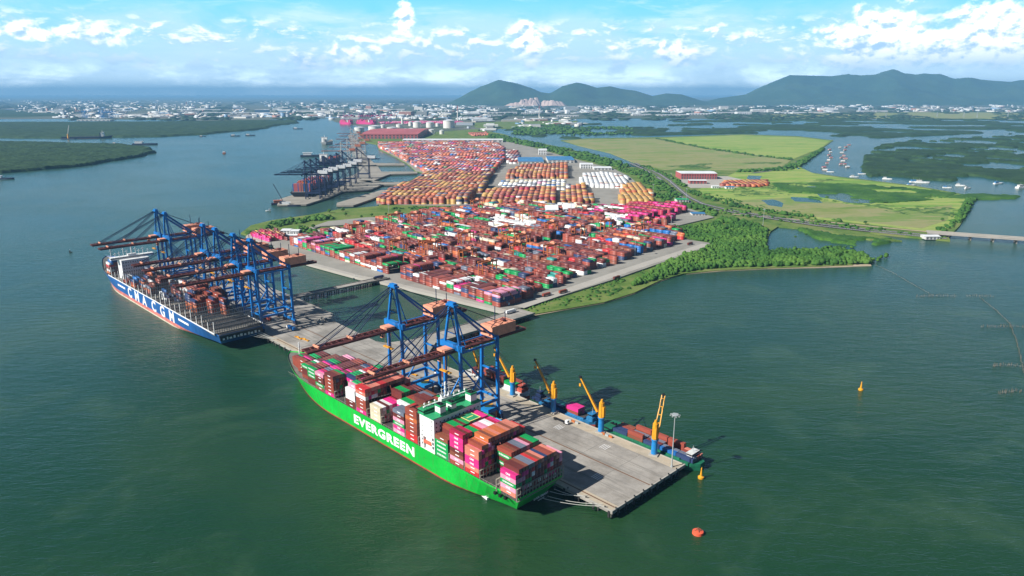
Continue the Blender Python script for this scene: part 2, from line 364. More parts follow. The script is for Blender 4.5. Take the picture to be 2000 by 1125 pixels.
flat('field', [(1440, 335), (1520, 332), (1560, 326), (1590, 339), (1640, 347), (1700, 354), (1790, 365), (1860, 377), (1898, 386), (1866, 438), (1840, 455), (1700, 438), (1600, 428), (1500, 414), (1400, 392), (1360, 372)], 2.32, M['field'])
flat('field', [(1560, 385), (1650, 398), (1760, 412), (1860, 400), (1850, 430), (1800, 446), (1700, 435), (1600, 424), (1500, 410), (1420, 392)], 2.45, M['fieldbrown'])
flat('far_yard_pavement', [(735, 398), (760, 380), (792, 368), (815, 352), (833, 338), (812, 333), (796, 319), (766, 302), (740, 290), (737, 282), (980, 272), (1030, 285), (1120, 310), (1200, 330), (1230, 345), (1275, 385), (1270, 400), (960, 403)], 3.6, M['yard'], 2.0)
flat('field', [(1480, 224), (1600, 221), (1800, 219), (2300, 221), (2300, 232), (1900, 232.5), (1600, 231.5), (1500, 230)], 1.9, M['fieldbrown'], 1)
flat('field', [(920, 240), (1000, 236), (1130, 236), (1120, 242), (1010, 252), (930, 250)], 1.95, M['grass'], 1)
# roads
def ribbon(name, px, wid, z, m, off=0.0, th=.25):
    pts = [at(x, y, z) for x, y in px]; L_, R_ = [], []
    for i, p in enumerate(pts):
        d = (pts[min(i + 1, len(pts) - 1)] - pts[max(i - 1, 0)]); d.z = 0; d.normalize(); nrm = Vector((-d.y, d.x, 0))
        L_.append(p + nrm * (off + wid / 2)); R_.append(p + nrm * (off - wid / 2))
    mb = MB()
    for i in range(len(pts) - 1):
        a, b, c_, d = L_[i], L_[i + 1], R_[i + 1], R_[i]
        mb.add([(q.x, q.y, z) for q in (a, d, c_, b)] + [(q.x, q.y, z - th) for q in (a, d, c_, b)], [(0, 1, 2, 3), (4, 5, 1, 0), (6, 7, 3, 2)])
    return structure(mb.build(name, m))
RD = [(1235, 318), (1262, 330), (1282, 340), (1300, 352), (1318, 368), (1338, 385), (1365, 398), (1410, 409), (1500, 424), (1600, 439), (1700, 450), (1850, 464)]
ribbon('road', RD, 13, 3.2, M['road'], 10)
ribbon('road', RD, 13, 3.2, M['road'], -10)
ribbon('road_marking', RD, .8, 3.26, M['letter'], 10, .05)
ribbon('road_marking', RD, .8, 3.26, M['letter'], -10, .05)
ribbon('track', [(1430, 418), (1600, 432), (1720, 444), (1850, 456)], 9, 2.7, M['sand'])
ribbon('track', [(1282, 271), (1380, 290), (1470, 303), (1548, 312)], 8, 2.6, M['road'])
ribbon('track', [(1470, 338), (1530, 330), (1556, 318), (1560, 314)], 16, 2.7, M['road'])
ribbon('yard_road', [(1014, 599), (1130, 560), (1250, 519), (1380, 477)], 16, 4.08, M['bare'])
flat('building_plot', [(1322, 352), (1345, 344), (1420, 344), (1470, 355), (1440, 366), (1350, 367)], 2.7, M['bare'], 1)
# second and third waterfronts
M['conc2'] = mat('old_wharf_concrete', (.27, .25, .21), .9, var=.15, vscale=.02)
for i, pl in enumerate([[(541, 400), (598, 399), (640, 386), (668, 374), (722, 371), (748, 360), (830, 360), (830, 356.5), (750, 355), (720, 352), (700, 353), (652, 356), (600, 372), (548, 388)],
                        [(700, 353), (722, 356), (748, 345), (762, 340), (815, 338.5), (815, 335), (745, 335), (738, 325), (698, 325), (705, 332), (690, 342), (650, 354)],
                        [(657, 401), (690, 401), (728, 388), (752, 377), (830, 374), (830, 370), (745, 371), (700, 384), (658, 396)],
                        [(700, 324), (735, 322), (790, 322), (790, 319.5), (730, 318), (712, 300), (700, 280), (692, 264), (680, 264), (688, 290), (698, 312)]]):
    o_ = flat('pier', pl, 5.0, M['conc2'], 3.5)
# far plain and everything beyond
flat('ground', [(-900, 233), (0, 232.5), (110, 232), (300, 234), (470, 236), (560, 232), (640, 231), (655, 238), (700, 246), (800, 258), (950, 262), (1000, 240), (1130, 232), (1300, 231), (1600, 233), (2000, 233), (2900, 236), (2900, 186.2), (1000, 186.2), (-900, 186.2)], 1.6, M['plain'], 2.4)

# ------------------------------------------------------------------ canopy of mangrove as bumpy sheets with ragged edges
def inpoly(x, y, poly):
    r = np.zeros(len(x), bool); n = len(poly); j = n - 1
    for i in range(n):
        xi, yi = poly[i][0], poly[i][1]; xj, yj = poly[j][0], poly[j][1]
        r ^= ((yi > y) != (yj > y)) & (x < (xj - xi) * (y - yi) / (yj - yi + 1e-12) + xi); j = i
    return r
def vnoise(x, y, s, seed):
    """value noise, vectorised"""
    x = x / s; y = y / s; xi = np.floor(x).astype(np.int64); yi = np.floor(y).astype(np.int64); fx = x - xi; fy = y - yi
    fx = fx * fx * (3 - 2 * fx); fy = fy * fy * (3 - 2 * fy)
    def h(a, b):
        n = (a * 374761393 + b * 668265263 + seed * 1442695041) & 0xffffffff
        n = ((n ^ (n >> 13)) * 1274126177) & 0xffffffff
        return ((n ^ (n >> 16)) & 0xffff) / 65535.0
    return (h(xi, yi) * (1 - fx) + h(xi + 1, yi) * fx) * (1 - fy) + (h(xi, yi + 1) * (1 - fx) + h(xi + 1, yi + 1) * fx) * fy
def fbm(x, y, s, seed, o=3):
    t = 0; a = 1; n = 0
    for i in range(o): t = t + a * vnoise(x, y, s / 2 ** i, seed + i * 17); n += a; a *= .5
    return t / n
def leaf_mat(name, c1, c2, c3):
    m = bpy.data.materials.new(name); m.use_nodes = True; t = NT(m.node_tree); b = t.n['Principled BSDF']
    geo = t.node('ShaderNodeNewGeometry').outputs['Position']
    a = t.noise(geo, .012, 5, .6); q = t.noise(geo, .25, 3, .7)
    f = t.math('ADD', t.math('MULTIPLY', a, .6), t.math('MULTIPLY', q, .4))
    t.put(b.inputs['Base Color'], t.ramp(f, [(.36, c1), (.5, c2), (.64, c3)])); b.inputs['Roughness'].default_value = .75; b.inputs['Specular IOR Level'].default_value = .25
    return m
M['leaf'] = leaf_mat('mangrove_leaves', (.015, .060, .008), (.040, .115, .014), (.09, .18, .025))
M['leaff'] = leaf_mat('far_mangrove_leaves', (.010, .030, .012), (.022, .055, .018), (.042, .085, .028))
def canopy(name, px, cell, hgt, thr, ns, seed, m, label, tree=7.0):
    poly = [at(x, y, 0) for x, y in px]; xs = [p.x for p in poly]; ys = [p.y for p in poly]
    gx = np.arange(min(xs) - cell, max(xs) + 2 * cell, cell); gy = np.arange(min(ys) - cell, max(ys) + 2 * cell, cell)
    X, Y = np.meshgrid(gx, gy); sh = X.shape; X = X.ravel(); Y = Y.ravel()
    X = X + rng.uniform(-.35, .35, X.shape) * cell; Y = Y + rng.uniform(-.35, .35, Y.shape) * cell
    wob = (fbm(X, Y, ns * .35, seed + 5) - .5) * ns * .25
    ins = inpoly(X + wob, Y + wob, [(p.x, p.y) for p in poly])
    keep = ins & (fbm(X, Y, ns, seed, 4) > thr)
    # crown bumps
    b1 = vnoise(X, Y, tree, seed + 31); b2 = vnoise(X, Y, tree * 2.7, seed + 47); b3 = rng.random(len(X))
    Z = np.where(keep, hgt * (.45 + .35 * b1 + .3 * b2 + .25 * b3), -1.0)
    K = keep.reshape(sh); nx = sh[1]
    c_ = (K[:-1, :-1].astype(int) + K[:-1, 1:] + K[1:, :-1] + K[1:, 1:]) >= 1
    ii, jj = np.nonzero(c_); a = ii * nx + jj
    F_ = np.stack([a, a + 1, a + nx + 1, a + nx], 1)
    use = np.unique(F_); rm = np.full(len(X), -1); rm[use] = np.arange(len(use)); F_ = rm[F_]
    o_ = big_mesh(name, np.stack([X[use], Y[use], Z[use]], 1), F_, m)
    return tag(o_, label, 'mangrove', None, 'stuff')
canopy('mangrove_forest', [(-120, 345), (0, 339), (60, 334), (150, 326), (240, 312), (297, 300), (285, 289), (230, 284), (120, 281), (0, 279), (-120, 279)], 5.5, 11, .0, 260, 3, M['leaff'], 'dark mangrove forest on the near island at the left edge', 9)
canopy('mangrove_forest', [(-200, 272), (0, 269), (150, 270), (300, 268), (400, 263), (500, 254), (583, 240), (575, 236.5), (480, 236.5), (300, 239), (100, 240), (-200, 240)], 13, 11, .0, 700, 9, M['leaff'], 'long low mangrove island behind the moored cargo ship', 22)
canopy('mangrove_forest', [(-300, 228), (40, 228), (115, 226), (110, 222), (0, 215), (-300, 215)], 28, 12, .0, 900, 12, M['leaff'], 'far mangrove bank beyond the river at the left edge', 50)
canopy('mangrove_marsh', [(1685, 335), (1700, 346), (1800, 352), (2060, 362), (2600, 372), (2600, 262), (2100, 262), (1800, 272), (1715, 285), (1690, 305)], 6.5, 7, .47, 130, 21, M['leaff'], 'dark marsh of mangrove and ponds right of the river bend', 10)
canopy('mangrove_marsh', [(940, 256), (1000, 266), (1120, 271), (1300, 264), (1500, 260), (1620, 266), (1720, 270), (1900, 262), (2600, 262), (2600, 232), (1900, 233), (1500, 232), (1250, 240), (1050, 245), (960, 246)], 17, 9, .53, 330, 25, M['leaff'], 'belt of marsh between the green fields and the white factories', 30)
canopy('mangrove_marsh', [(1500, 352), (1600, 360), (1700, 362), (1800, 372), (1868, 380), (1840, 392), (1740, 398), (1650, 398), (1590, 390), (1520, 375)], 5, 5, .44, 90, 29, M['leaf'], 'green scrub around shallow pools on the right-hand field', 8)
canopy('mangrove_marsh', [(1560, 447), (1650, 462), (1760, 472), (1690, 482), (1600, 470)], 4, 4, .45, 60, 33, M['leaf'], 'thin strip of mangrove in shallow water below the bridge road', 6)
canopy('mangrove_marsh', [(1820, 388), (1895, 380), (1990, 383), (1985, 388), (1900, 391)], 5, 4, .35, 60, 35, M['leaf'], 'narrow spit of scrub reaching into the river at the right', 6)
M['leafy'] = leaf_mat('scrub_leaves', (.03, .08, .012), (.06, .13, .02), (.11, .19, .035))
canopy('field_scrub', [(1400, 362), (1500, 345), (1640, 352), (1800, 372), (1890, 388), (1860, 430), (1800, 440), (1760, 420), (1560, 384), (1430, 385)], 6, 2.6, .56, 120, 71, M['leafy'], 'light green scrub in patches over the right-hand field', 6)
canopy('field_scrub', [(1250, 330), (1430, 335), (1560, 326), (1520, 318), (1380, 320)], 8, 3.0, .60, 160, 73, M['leafy'], 'green patches at the lower edge of the dry field', 8)
# shallow pools lying in the field
for pl in ([(1575, 364), (1610, 362), (1650, 372), (1690, 372), (1735, 380), (1765, 390), (1735, 394), (1700, 398), (1650, 394), (1600, 384)], [(1488, 391), (1508, 390), (1530, 397), (1525, 405), (1500, 401)], [(1545, 384), (1600, 388), (1605, 396), (1550, 393)], [(1462, 343), (1490, 345), (1480, 352), (1458, 350)]):
    flat('pond', ragged(pl, 34, 9), 2.52, M['water'], .5)

# ------------------------------------------------------------------ leafy clumps for the nearer mangrove and tree belts
def ico():
    t = (1 + 5 ** .5) / 2
    v = np.array([(-1, t, 0), (1, t, 0), (-1, -t, 0), (1, -t, 0), (0, -1, t), (0, 1, t), (0, -1, -t), (0, 1, -t), (t, 0, -1), (t, 0, 1), (-t, 0, -1), (-t, 0, 1)], float)
    v /= np.linalg.norm(v[0]); f = np.array([(0, 11, 5), (0, 5, 1), (0, 1, 7), (0, 7, 10), (0, 10, 11), (1, 5, 9), (5, 11, 4), (11, 10, 2), (10, 7, 6), (7, 1, 8), (3, 9, 4), (3, 4, 2), (3, 2, 6), (3, 6, 8), (3, 8, 9), (4, 9, 5), (2, 4, 11), (6, 2, 10), (8, 6, 7), (9, 8, 1)])
    vs = [tuple(p) for p in v]; cache = {}; nf = []
    def mp(a, b):
        k_ = (min(a, b), max(a, b))
        if k_ not in cache:
            p = (np.array(vs[a]) + np.array(vs[b])) / 2; p /= np.linalg.norm(p); vs.append(tuple(p)); cache[k_] = len(vs) - 1
        return cache[k_]
    for a, b, c_ in f:
        x, y, z = mp(a, b), mp(b, c_), mp(c_, a); nf += [(a, x, z), (b, y, x), (c_, z, y), (x, y, z)]
    return np.array(vs), np.array(nf), v, f
ICV, ICF, ICV0, ICF0 = ico()
def clumps(name, P_, r_, h_, m, fine=True, jit=.38, z0=1.0):
    BV, BF = (ICV, ICF) if fine else (ICV0, ICF0)
    n = len(P_); V_ = np.repeat(BV[None], n, 0) * (1 + rng.uniform(-jit, jit, (n, len(BV), 1)))
    V_[:, :, 0] *= r_[:, None]; V_[:, :, 1] *= r_[:, None]; V_[:, :, 2] = (V_[:, :, 2] * .5 + .45) * h_[:, None] + z0
    V_[:, :, 0] += P_[:, 0, None]; V_[:, :, 1] += P_[:, 1, None]
    F_ = (BF[None] + (np.arange(n) * len(BV))[:, None, None]).reshape(-1, 3)
    return big_mesh(name, V_.reshape(-1, 3), F_, m)
def scatter(px, spacing, thr, ns, seed):
    poly = [at(x, y, 2) for x, y in px]; xs = [p.x for p in poly]; ys = [p.y for p in poly]
    ar = (max(xs) - min(xs)) * (max(ys) - min(ys)); n = int(ar / spacing ** 2)
    X = rng.uniform(min(xs), max(xs), n); Y = rng.uniform(min(ys), max(ys), n)
    k_ = inpoly(X, Y, [(p.x, p.y) for p in poly]) & (fbm(X, Y, ns, seed, 3) > thr)
    return np.stack([X[k_], Y[k_]], 1)
def wood(name, px, spacing, r, h, thr, ns, seed, label, fine=True, cat='mangrove'):
    P_ = scatter(px, spacing, thr, ns, seed); n = len(P_)
    sz = .7 + .6 * vnoise(P_[:, 0], P_[:, 1], 25, seed + 3)
    o_ = clumps(name, P_, r * sz * rng.uniform(.55, 1.4, n), h * sz * rng.uniform(.6, 1.4, n), M['leaf'], fine)
    return tag(o_, label, cat, None, 'stuff')
wood('mangrove_trees', [(1225, 562), (1290, 545), (1330, 532), (1400, 524), (1500, 520), (1600, 518), (1700, 514), (1690, 500), (1640, 488), (1560, 490), (1500, 492), (1495, 470), (1500, 450), (1470, 437), (1405, 426), (1395, 440), (1310, 446), (1348, 466), (1392, 476), (1380, 486), (1300, 515)], 4.6, 3.6, 6.2, .30, 60, 41, 'dense bright green mangrove right of the container yard')
wood('mangrove_trees', [(1600, 518), (1700, 516), (1735, 500), (1700, 488), (1640, 480), (1590, 480)], 7, 2.6, 3.5, .50, 30, 43, 'sparse mangrove seedlings thinning out into the water', False)
wood('shore_scrub', [(1012, 604), (1040, 608), (1110, 597), (1180, 582), (1230, 564), (1300, 520), (1385, 484), (1380, 480), (1250, 524), (1100, 577)], 6.5, 2.6, 2.2, .38, 40, 45, 'low green scrub between the yard road and the water', False, 'scrub')
wood('tree_belt', [(1200, 330), (1245, 345), (1290, 395), (1330, 402), (1395, 424), (1405, 412), (1355, 398), (1320, 375), (1290, 350), (1250, 330)], 9, 5, 6, .40, 50, 47, 'belt of green trees along the highway beside the yellow stacks', False, 'trees')
wood('tree_belt', [(1245, 322), (1300, 344), (1350, 380), (1420, 402), (1560, 425), (1640, 434), (1640, 431), (1520, 415), (1410, 396), (1360, 374), (1310, 345), (1260, 322)], 8, 4.5, 7, .40, 40, 49, 'trees lining the far side of the highway', False, 'trees')
wood('tree_belt', [(960, 262), (1030, 276), (1150, 300), (1235, 326), (1210, 329), (1120, 308), (1020, 284), (950, 268)], 13, 8, 9, .30, 90, 51, 'dark tree belt behind the far container yard', False, 'trees')
wood('tree_belt', [(1285, 270), (1380, 289), (1470, 302), (1550, 311), (1550, 313.5), (1470, 304.5), (1380, 291.5), (1280, 272)], 12, 5, 6, .3, 60, 53, 'hedge of trees along the track between two fields', False, 'trees')
wood('tree_belt', [(1440, 333), (1530, 329), (1560, 316), (1605, 290), (1612, 290), (1575, 318), (1545, 333), (1440, 337)], 10, 6, 7, .25, 60, 55, 'trees on the river bank beside the green field', False, 'trees')
wood('tree_belt', [(1845, 452), (1880, 432), (1905, 388), (1893, 386), (1862, 430), (1830, 450)], 6, 4, 5, .2, 40, 57, 'dense trees on the right-hand shore above the bridge', False, 'trees')
wood('tree_belt', [(475, 458), (490, 443), (560, 430), (640, 422), (650, 428), (560, 440), (520, 450), (490, 460)], 7, 4.5, 6, .46, 30, 59, 'dark trees on the grassy point left of the yard', False, 'trees')
wood('tree_belt', [(590, 462), (570, 450), (585, 445), (620, 455), (618, 462)], 6, 4.5, 7, .2, 30, 60, 'trees beside the small white buildings', False, 'trees')
wood('tree_belt', [(700, 405), (860, 404), (960, 402), (1330, 400), (1330, 402.5), (960, 406), (860, 410), (740, 408)], 6, 3.5, 3.5, .38, 40, 61, 'low hedge between the near yard and the yellow stacks', False, 'trees')
wood('tree_belt', [(1345, 398), (1400, 405), (1500, 420), (1640, 437), (1850, 462), (1850, 467), (1640, 444), (1500, 430), (1400, 416), (1350, 404)], 9, 3.6, 4, .50, 40, 63, 'bushes along the road below the embankment', False, 'trees')
wood('tree_belt', [(1355, 372), (1500, 405), (1600, 420), (1500, 414), (1400, 396)], 12, 3.5, 4, .5, 40, 65, 'scattered bushes on the near edge of the field', False, 'trees')
wood('tree_belt', [(780, 372), (800, 362), (832, 340), (826, 340), (790, 362), (772, 374)], 8, 5, 5, .2, 40, 67, 'green shore trees beside the far jetties', False, 'trees')
wood('tree_belt', [(1000, 250), (1060, 244), (1240, 250), (1235, 262), (1080, 266), (1000, 262)], 26, 12, 10, .45, 220, 69, 'dark trees in the distant marsh behind the tank farm', False, 'trees')

# ------------------------------------------------------------------ hills
def hills(name, prof, d0, d1, seed, m):
    px = [p[0] for p in prof]; py = [p[1] for p in prof]; xs = np.linspace(px[0], px[-1], int((px[-1] - px[0]) / 5) + 1); ry = np.interp(xs, px, py)
    rows = 34; V_ = []
    for r in range(rows + 1):
        t = r / rows; d = d0 + (d1 - d0) * 1.7 * t; tt = min(1, t * 1.7)
        X = (xs - 1000) / F * d; sp = fbm(X, np.full_like(X, d * .8), 1100, seed, 5)
        Zr = HC + (HZ - ry) / F * d1
        rise = (tt ** 1.25) if t * 1.7 <= 1 else max(0, 1 - (t * 1.7 - 1) / .7 * .8)
        Z = Zr * rise * (1 - (1 - min(1, abs(1 - t * 1.7) * 1.3)) * 0) * (1 + (sp - .5) * (2.2 if rise < .97 else 0.0) * (1 - rise) ** .5)
        V_.append(np.stack([X, np.full_like(X, d), Z - 6], 1))
    V_ = np.concatenate(V_); n = len(xs); a = (np.arange(rows)[:, None] * n + np.arange(n - 1)[None]).ravel()
    return structure(big_mesh(name, V_, np.stack([a, a + 1, a + n + 1, a + n], 1), m, smooth=True))
M['hill'] = ground_mat('wooded_hillside', [(.015, .045, .02), (.03, .07, .03), (.05, .09, .04)], .0012)
M['rock'] = ground_mat('quarry_rock', [(.42, .30, .26), (.55, .42, .36), (.36, .27, .24)], .004)
hills('hills', [(840, 207), (880, 200), (905, 188), (940, 171), (975, 159), (1000, 162), (1030, 171), (1055, 180), (1072, 182), (1095, 169), (1122, 162), (1140, 166), (1160, 172), (1185, 169), (1205, 174), (1232, 177), (1265, 187), (1290, 182), (1320, 184), (1350, 193), (1385, 202), (1420, 207)], 16300, 19000, 5, M['hill'])
hills('hills', [(1330, 206), (1390, 191), (1440, 184), (1480, 165), (1520, 149), (1560, 150), (1600, 151), (1630, 147), (1650, 153), (1680, 150), (1712, 144), (1750, 149), (1800, 150), (1830, 158), (1860, 155), (1900, 159), (1950, 162), (2050, 164), (2200, 158), (2400, 170), (2600, 188)], 16800, 20500, 8, M['hill'])
q = MB(); pts = []
for (cx, w_, h_) in ((1040, 44, 15), (1078, 34, 11), (1012, 28, 6)):
    for j in range(9):
        x = cx + (random.random() - .5) * w_; b_ = at(x, 205, 2); k_ = 16200 / b_.y
        zc = (h_ * (.5 + .5 * random.random())) / F * 16200
        q.cyl((x - 1000) / F * 16200, 16150 + random.random() * 120, 0, zc + 10, 170 * random.uniform(.6, 1.2), 40, 7)
structure(q.build('quarry_face', M['rock']))
# ------------------------------------------------------------------ containers
PAINT = {'maroon': (.15, .032, .026), 'brick red': (.30, .065, .04), 'orange': (.52, .14, .045), 'magenta': (.66, .03, .22), 'pale pink': (.72, .30, .42),
         'green': (.006, .30, .075), 'white': (.74, .75, .74), 'navy': (.03, .05, .13), 'blue': (.015, .14, .42), 'red': (.50, .03, .03),
         'cream': (.66, .58, .42), 'slate grey': (.14, .16, .21), 'yellow': (.50, .29, .075), 'rust brown': (.22, .07, .04), 'crimson': (.40, .015, .06), 'sky blue': (.04, .36, .60), 'teal': (.04, .28, .24), 'salmon': (.60, .20, .14)}
CL, CW, CH = 13.2, 2.68, 2.94; TP = 3.03
def container_body():
    mb = MB(); L_, w_, h = CL / 2, CW / 2, CH; r = .12
    mb.box(-L_ + .1, L_ - .1, -w_ + .05, w_ - .05, .12, h - .05)                        # recessed panels
    for x in (-L_, L_ - r * 1.5):
        for y in (-w_, w_ - r * 1.5): mb.box(x, x + r * 1.5, y, y + r * 1.5, 0, h)   # corner posts
    for y in (-w_, w_ - r): mb.box(-L_ + .18, L_ - .18, y, y + r, 0.02, .16); mb.box(-L_ + .18, L_ - .18, y, y + r, h - .12, h - .002)
    for x in (-L_, L_ - r): mb.box(x, x + r, -w_ + .18, w_ - .18, 0.02, .2); mb.box(x, x + r, -w_ + .18, w_ - .18, h - .14, h - .002)
    for i in range(11): mb.box(-L_ + .9 + i * 1.02, -L_ + 1.2 + i * 1.02, -w_ + .015, w_ - .015, .2, h - .02)  # coarse corrugation
    return mb.mesh('container', M['cont'])
def door_mesh():
    mb = MB(); x = -CL / 2 - .005
    for s_ in (-1, 1): mb.box(x, x + .07, min(s_ * .06, s_ * 1.0), max(s_ * .06, s_ * 1.0), .24, CH - .2, 0)
    for y in (-.82, -.36, .36, .82): mb.bar((x - .04, y, .25), (x - .04, y, CH - .2), .07, m=1)
    return mb.mesh('door', [M['cont'], M['galv']])
ME_C = container_body(); ME_D = door_mesh()
def text_mesh(s, size, m, bold=0.0, ext=.0, sx=1.0, space=1.0):
    cu = bpy.data.curves.new('text', 'FONT'); cu.body = s; cu.size = size; cu.offset = bold; cu.extrude = ext; cu.align_x = 'CENTER'; cu.align_y = 'CENTER'; cu.space_character = space
    o = bpy.data.objects.new('text', cu); COL.objects.link(o)
    dg = bpy.context.evaluated_depsgraph_get(); me = bpy.data.meshes.new_from_object(o.evaluated_get(dg))
    bpy.data.objects.remove(o); me.materials.clear(); me.materials.append(m)
    for v in me.vertices: v.co.x *= sx
    me.name = 'lettering'; return me
def side_text(s, size, **k):      # text standing on the port (+y) face, reading from +x to -x
    me = text_mesh(s, size, M['letter'], **k)
    for v in me.vertices: v.co = Vector((-v.co.x, v.co.z, v.co.y))
    return me
ME_EV = side_text('EVERGREEN', 1.5, bold=.05, sx=1.15); ME_ONE = side_text('ONE', 1.8, bold=.07)
for me_ in (ME_EV, ME_ONE):
    for v in me_.vertices: v.co += Vector((0, CW / 2 + .03, CH / 2))
lm = MB(); lm.box(-2.6, 1.2, CW / 2 + .012, CW / 2 + .03, 1.5, 2.1); ME_LBL = lm.mesh('marking', [M['letter']])
CONTS = []      # dicts: pos, rot, paint, area, label, L
def add_cont(loc, rot, paint, area, label, marks=None, sx=1.0):
    CONTS.append(dict(loc=loc, rot=rot, paint=paint, area=area, label=label, marks=marks, sx=sx))
ORD = ['first', 'second', 'third', 'fourth', 'fifth', 'sixth', 'seventh', 'eighth', 'ninth', 'tenth', 'eleventh', 'twelfth', 'thirteenth', 'fourteenth', 'fifteenth', 'sixteenth', 'seventeenth', 'eighteenth', 'nineteenth', 'twentieth']
def stack(x0, rows, heights, paint, to_world, rot, ctx, base=16.0, pitch=2.53, fwd=None, aft=None, skipinner=True):
    """rows: list of row indices, heights per row (tiers), paint(row, tier, top)"""
    n = len(rows)
    for i, r in enumerate(rows):
        for t in range(heights[i]):
            topx = t == heights[i] - 1
            portx = i == 0 or heights[i - 1] <= t
            stbx = i == n - 1 or heights[i + 1] <= t
            ha = (aft[i] if aft else 0); hf = (fwd[i] if fwd else 0)
            aftx = ha <= t; fwdx = hf <= t
            if skipinner and not (topx or portx or stbx or aftx or fwdx): continue
            loc = to_world(x0 + CL / 2 - .1, r, base + t * TP)
            d = Vector((loc.x, loc.y, loc.z - HC)).length
            area = ((CL * CW * .55 if topx else 0) + (CL * CH * .62 if portx else 0) + (CW * CH * .55 if aftx else 0)) / d ** 2 * 1e4
            p = paint(r, t, topx)
            marks = None
            if portx: marks = {'green': 'EV', 'magenta': 'ONE', 'pale pink': 'ONE'}.get(p, 'LBL' if (r * 7 + t * 3) % 3 == 0 else None)
            add_cont(loc, rot, p, area, ctx(p, r, t, topx), marks)
def pick(seq, wts=None): return random.choices(seq, weights=wts)[0]
def runs(n, seq, wts, keep=.45):
    out = [pick(seq, wts)]
    while len(out) < n: out.append(out[-1] if random.random() < keep else pick(seq, wts))
    return out
# ------------------------------------------------------------------ ship hull
def sst(x, a, b):
    t = min(1, max(0, (x - a) / (b - a))); return t * t * (3 - 2 * t)
def make_hull(L_, B, zd, zb, levels, mats, parent, stern_over=.035, bowfull=1.85, name='hull'):
    """levels: list of (z, material index above it); x forward, y to port"""
    N = 56; hb = B / 2
    def half(t, k_):      # k_ 0 at keel .. 1 at deck
        aft = .30 + .70 * sst(t, -.02, .20); aftd = .90 + .10 * sst(t, 0, .10)
        a = aft + (aftd - aft) * min(1, k_ * 1.25) ** .8
        tb = .66 + .11 * k_; fw = 1.0
        if t > tb: fw = max(0.0, 1 - ((t - tb) / (1 - tb)) ** (1.7 + (bowfull - 1.7) * k_)) ** (1.0 - .25 * k_)
        return hb * min(a, 1) * fw
    mb = MB(); zs = [-4.0] + [l[0] for l in levels] + [zd]; mi = [0] + [l[1] for l in levels]
    rows = []
    for z in zs + ['top']:
        row = []
        for i in range(N + 1):
            t = i / N; t = 1 - (1 - t) ** 1.25 if t > .5 else t * ((1 - .5 ** 1.25) / .5)
            zz = z if z != 'top' else zd + 1.1 + (zb - zd) * sst(t, .88, .97)
            if z == zs[-1]: zz = zd - .02
            k_ = max(0, min(1, (zz + 4) / (zd + 4)))
            kx = max(0, min(1.25, zz / zb))
            xs = L_ * (.965 + .035 * kx ** 1.3); x0 = L_ * stern_over * max(0, 1 - max(zz, -4) / 7.0)
            row.append((x0 + (xs - x0) * t, half(t, k_), zz))
        rows.append(row)
    for s_ in (1, -1):
        o = len(mb.v); mb.v += [(p[0], p[1] * s_, p[2]) for row in rows for p in row]
        for r in range(len(rows) - 1):
            m = mi[min(r, len(mi) - 1)]
            for i in range(N):
                a, b, c_, d = o + r * (N + 1) + i, o + r * (N + 1) + i + 1, o + (r + 1) * (N + 1) + i + 1, o + (r + 1) * (N + 1) + i
                mb.f.append((a, d, c_, b) if s_ == 1 else (a, b, c_, d)); mb.m.append(m)
    # transom
    for r in range(len(rows) - 1):
        a, d = rows[r][0], rows[r + 1][0]; m = mi[min(r, len(mi) - 1)]
        mb.add([(a[0], a[1], a[2]), (a[0], -a[1], a[2]), (d[0], -d[1], d[2]), (d[0], d[1], d[2])], [(0, 3, 2, 1)], m)
    h = mb.build(name, mats, parent)
    for p in h.data.polygons: p.use_smooth = False
    dk = MB(); dr = rows[-1]
    for i in range(N):
        a, b = dr[i], dr[i + 1]; z0, z1 = a[2] - 1.0, b[2] - 1.0
        dk.add([(a[0], a[1] * .995, z0), (a[0], -a[1] * .995, z0), (b[0], -b[1] * .995, z1), (b[0], b[1] * .995, z1)], [(0, 1, 2, 3)], 0)
    dk.build('deck', M['deck'], parent)
    return h
def lashing_bridge(x, hb, z0, z1, n, m, parent, tiers=2):
    mb = MB(); hb -= .5
    for i in range(n + 1):
        y = -hb + 2 * hb * i / n; mb.box(x - .35, x - .15, y - .13, y + .13, z0, z1)
        mb.box(x + .15, x + .35, y - .13, y + .13, z0, z1)
    for k_ in range(tiers + 1):
        z = z0 + (z1 - z0) * k_ / tiers; mb.box(x - .45, x + .45, -hb, hb, z - .12, z + .08)
        mb.box(x - .45, x - .38, -hb, hb, z + .9, z + 1.0)
    return mb.build('lashing_bridge', m, parent)

# ------------------------------------------------------------------ the green ship
EV_S, EV_N, EV_B, EV_L = 39.0, -21.5, 43.0, 318.0
ev = empty('container_ship', W(EV_S, EV_N, 0), A0, 'long bright green container ship fully loaded and moored at the front wharf', 'container ship')
make_hull(EV_L, EV_B, 14.6, 19.5, [(1.1, 1)], [M['hullred'], M['evgreen']], ev)
def evw(x, r, z): return W(EV_S + x, EV_N - (EV_B / 2 - 1.7 - r * 2.80) , z)     # row 0 is the port rail
me = side_text('EVERGREEN', 9.4, bold=.42, sx=1.40, space=1.14)
o_ = bpy.data.objects.new('lettering', me); COL.objects.link(o_); o_.parent = ev; o_.location = (178.5 - EV_S, EV_B / 2 + .06, 8.0); o_['label'] = 'large white letters EVERGREEN on the green hull'
me = text_mesh('EVER SMART', 2.0, M['letter'], bold=.03, sx=1.2)
for v in me.vertices: v.co = Vector((-v.co.z - .06, -v.co.x, v.co.y))
o_ = bpy.data.objects.new('lettering', me); COL.objects.link(o_); o_.parent = ev; o_.location = (0, 0, 9.2)
me = text_mesh('LONDON', 1.3, M['letter'], bold=.02)
for v in me.vertices: v.co = Vector((-v.co.z - .06, -v.co.x, v.co.y))
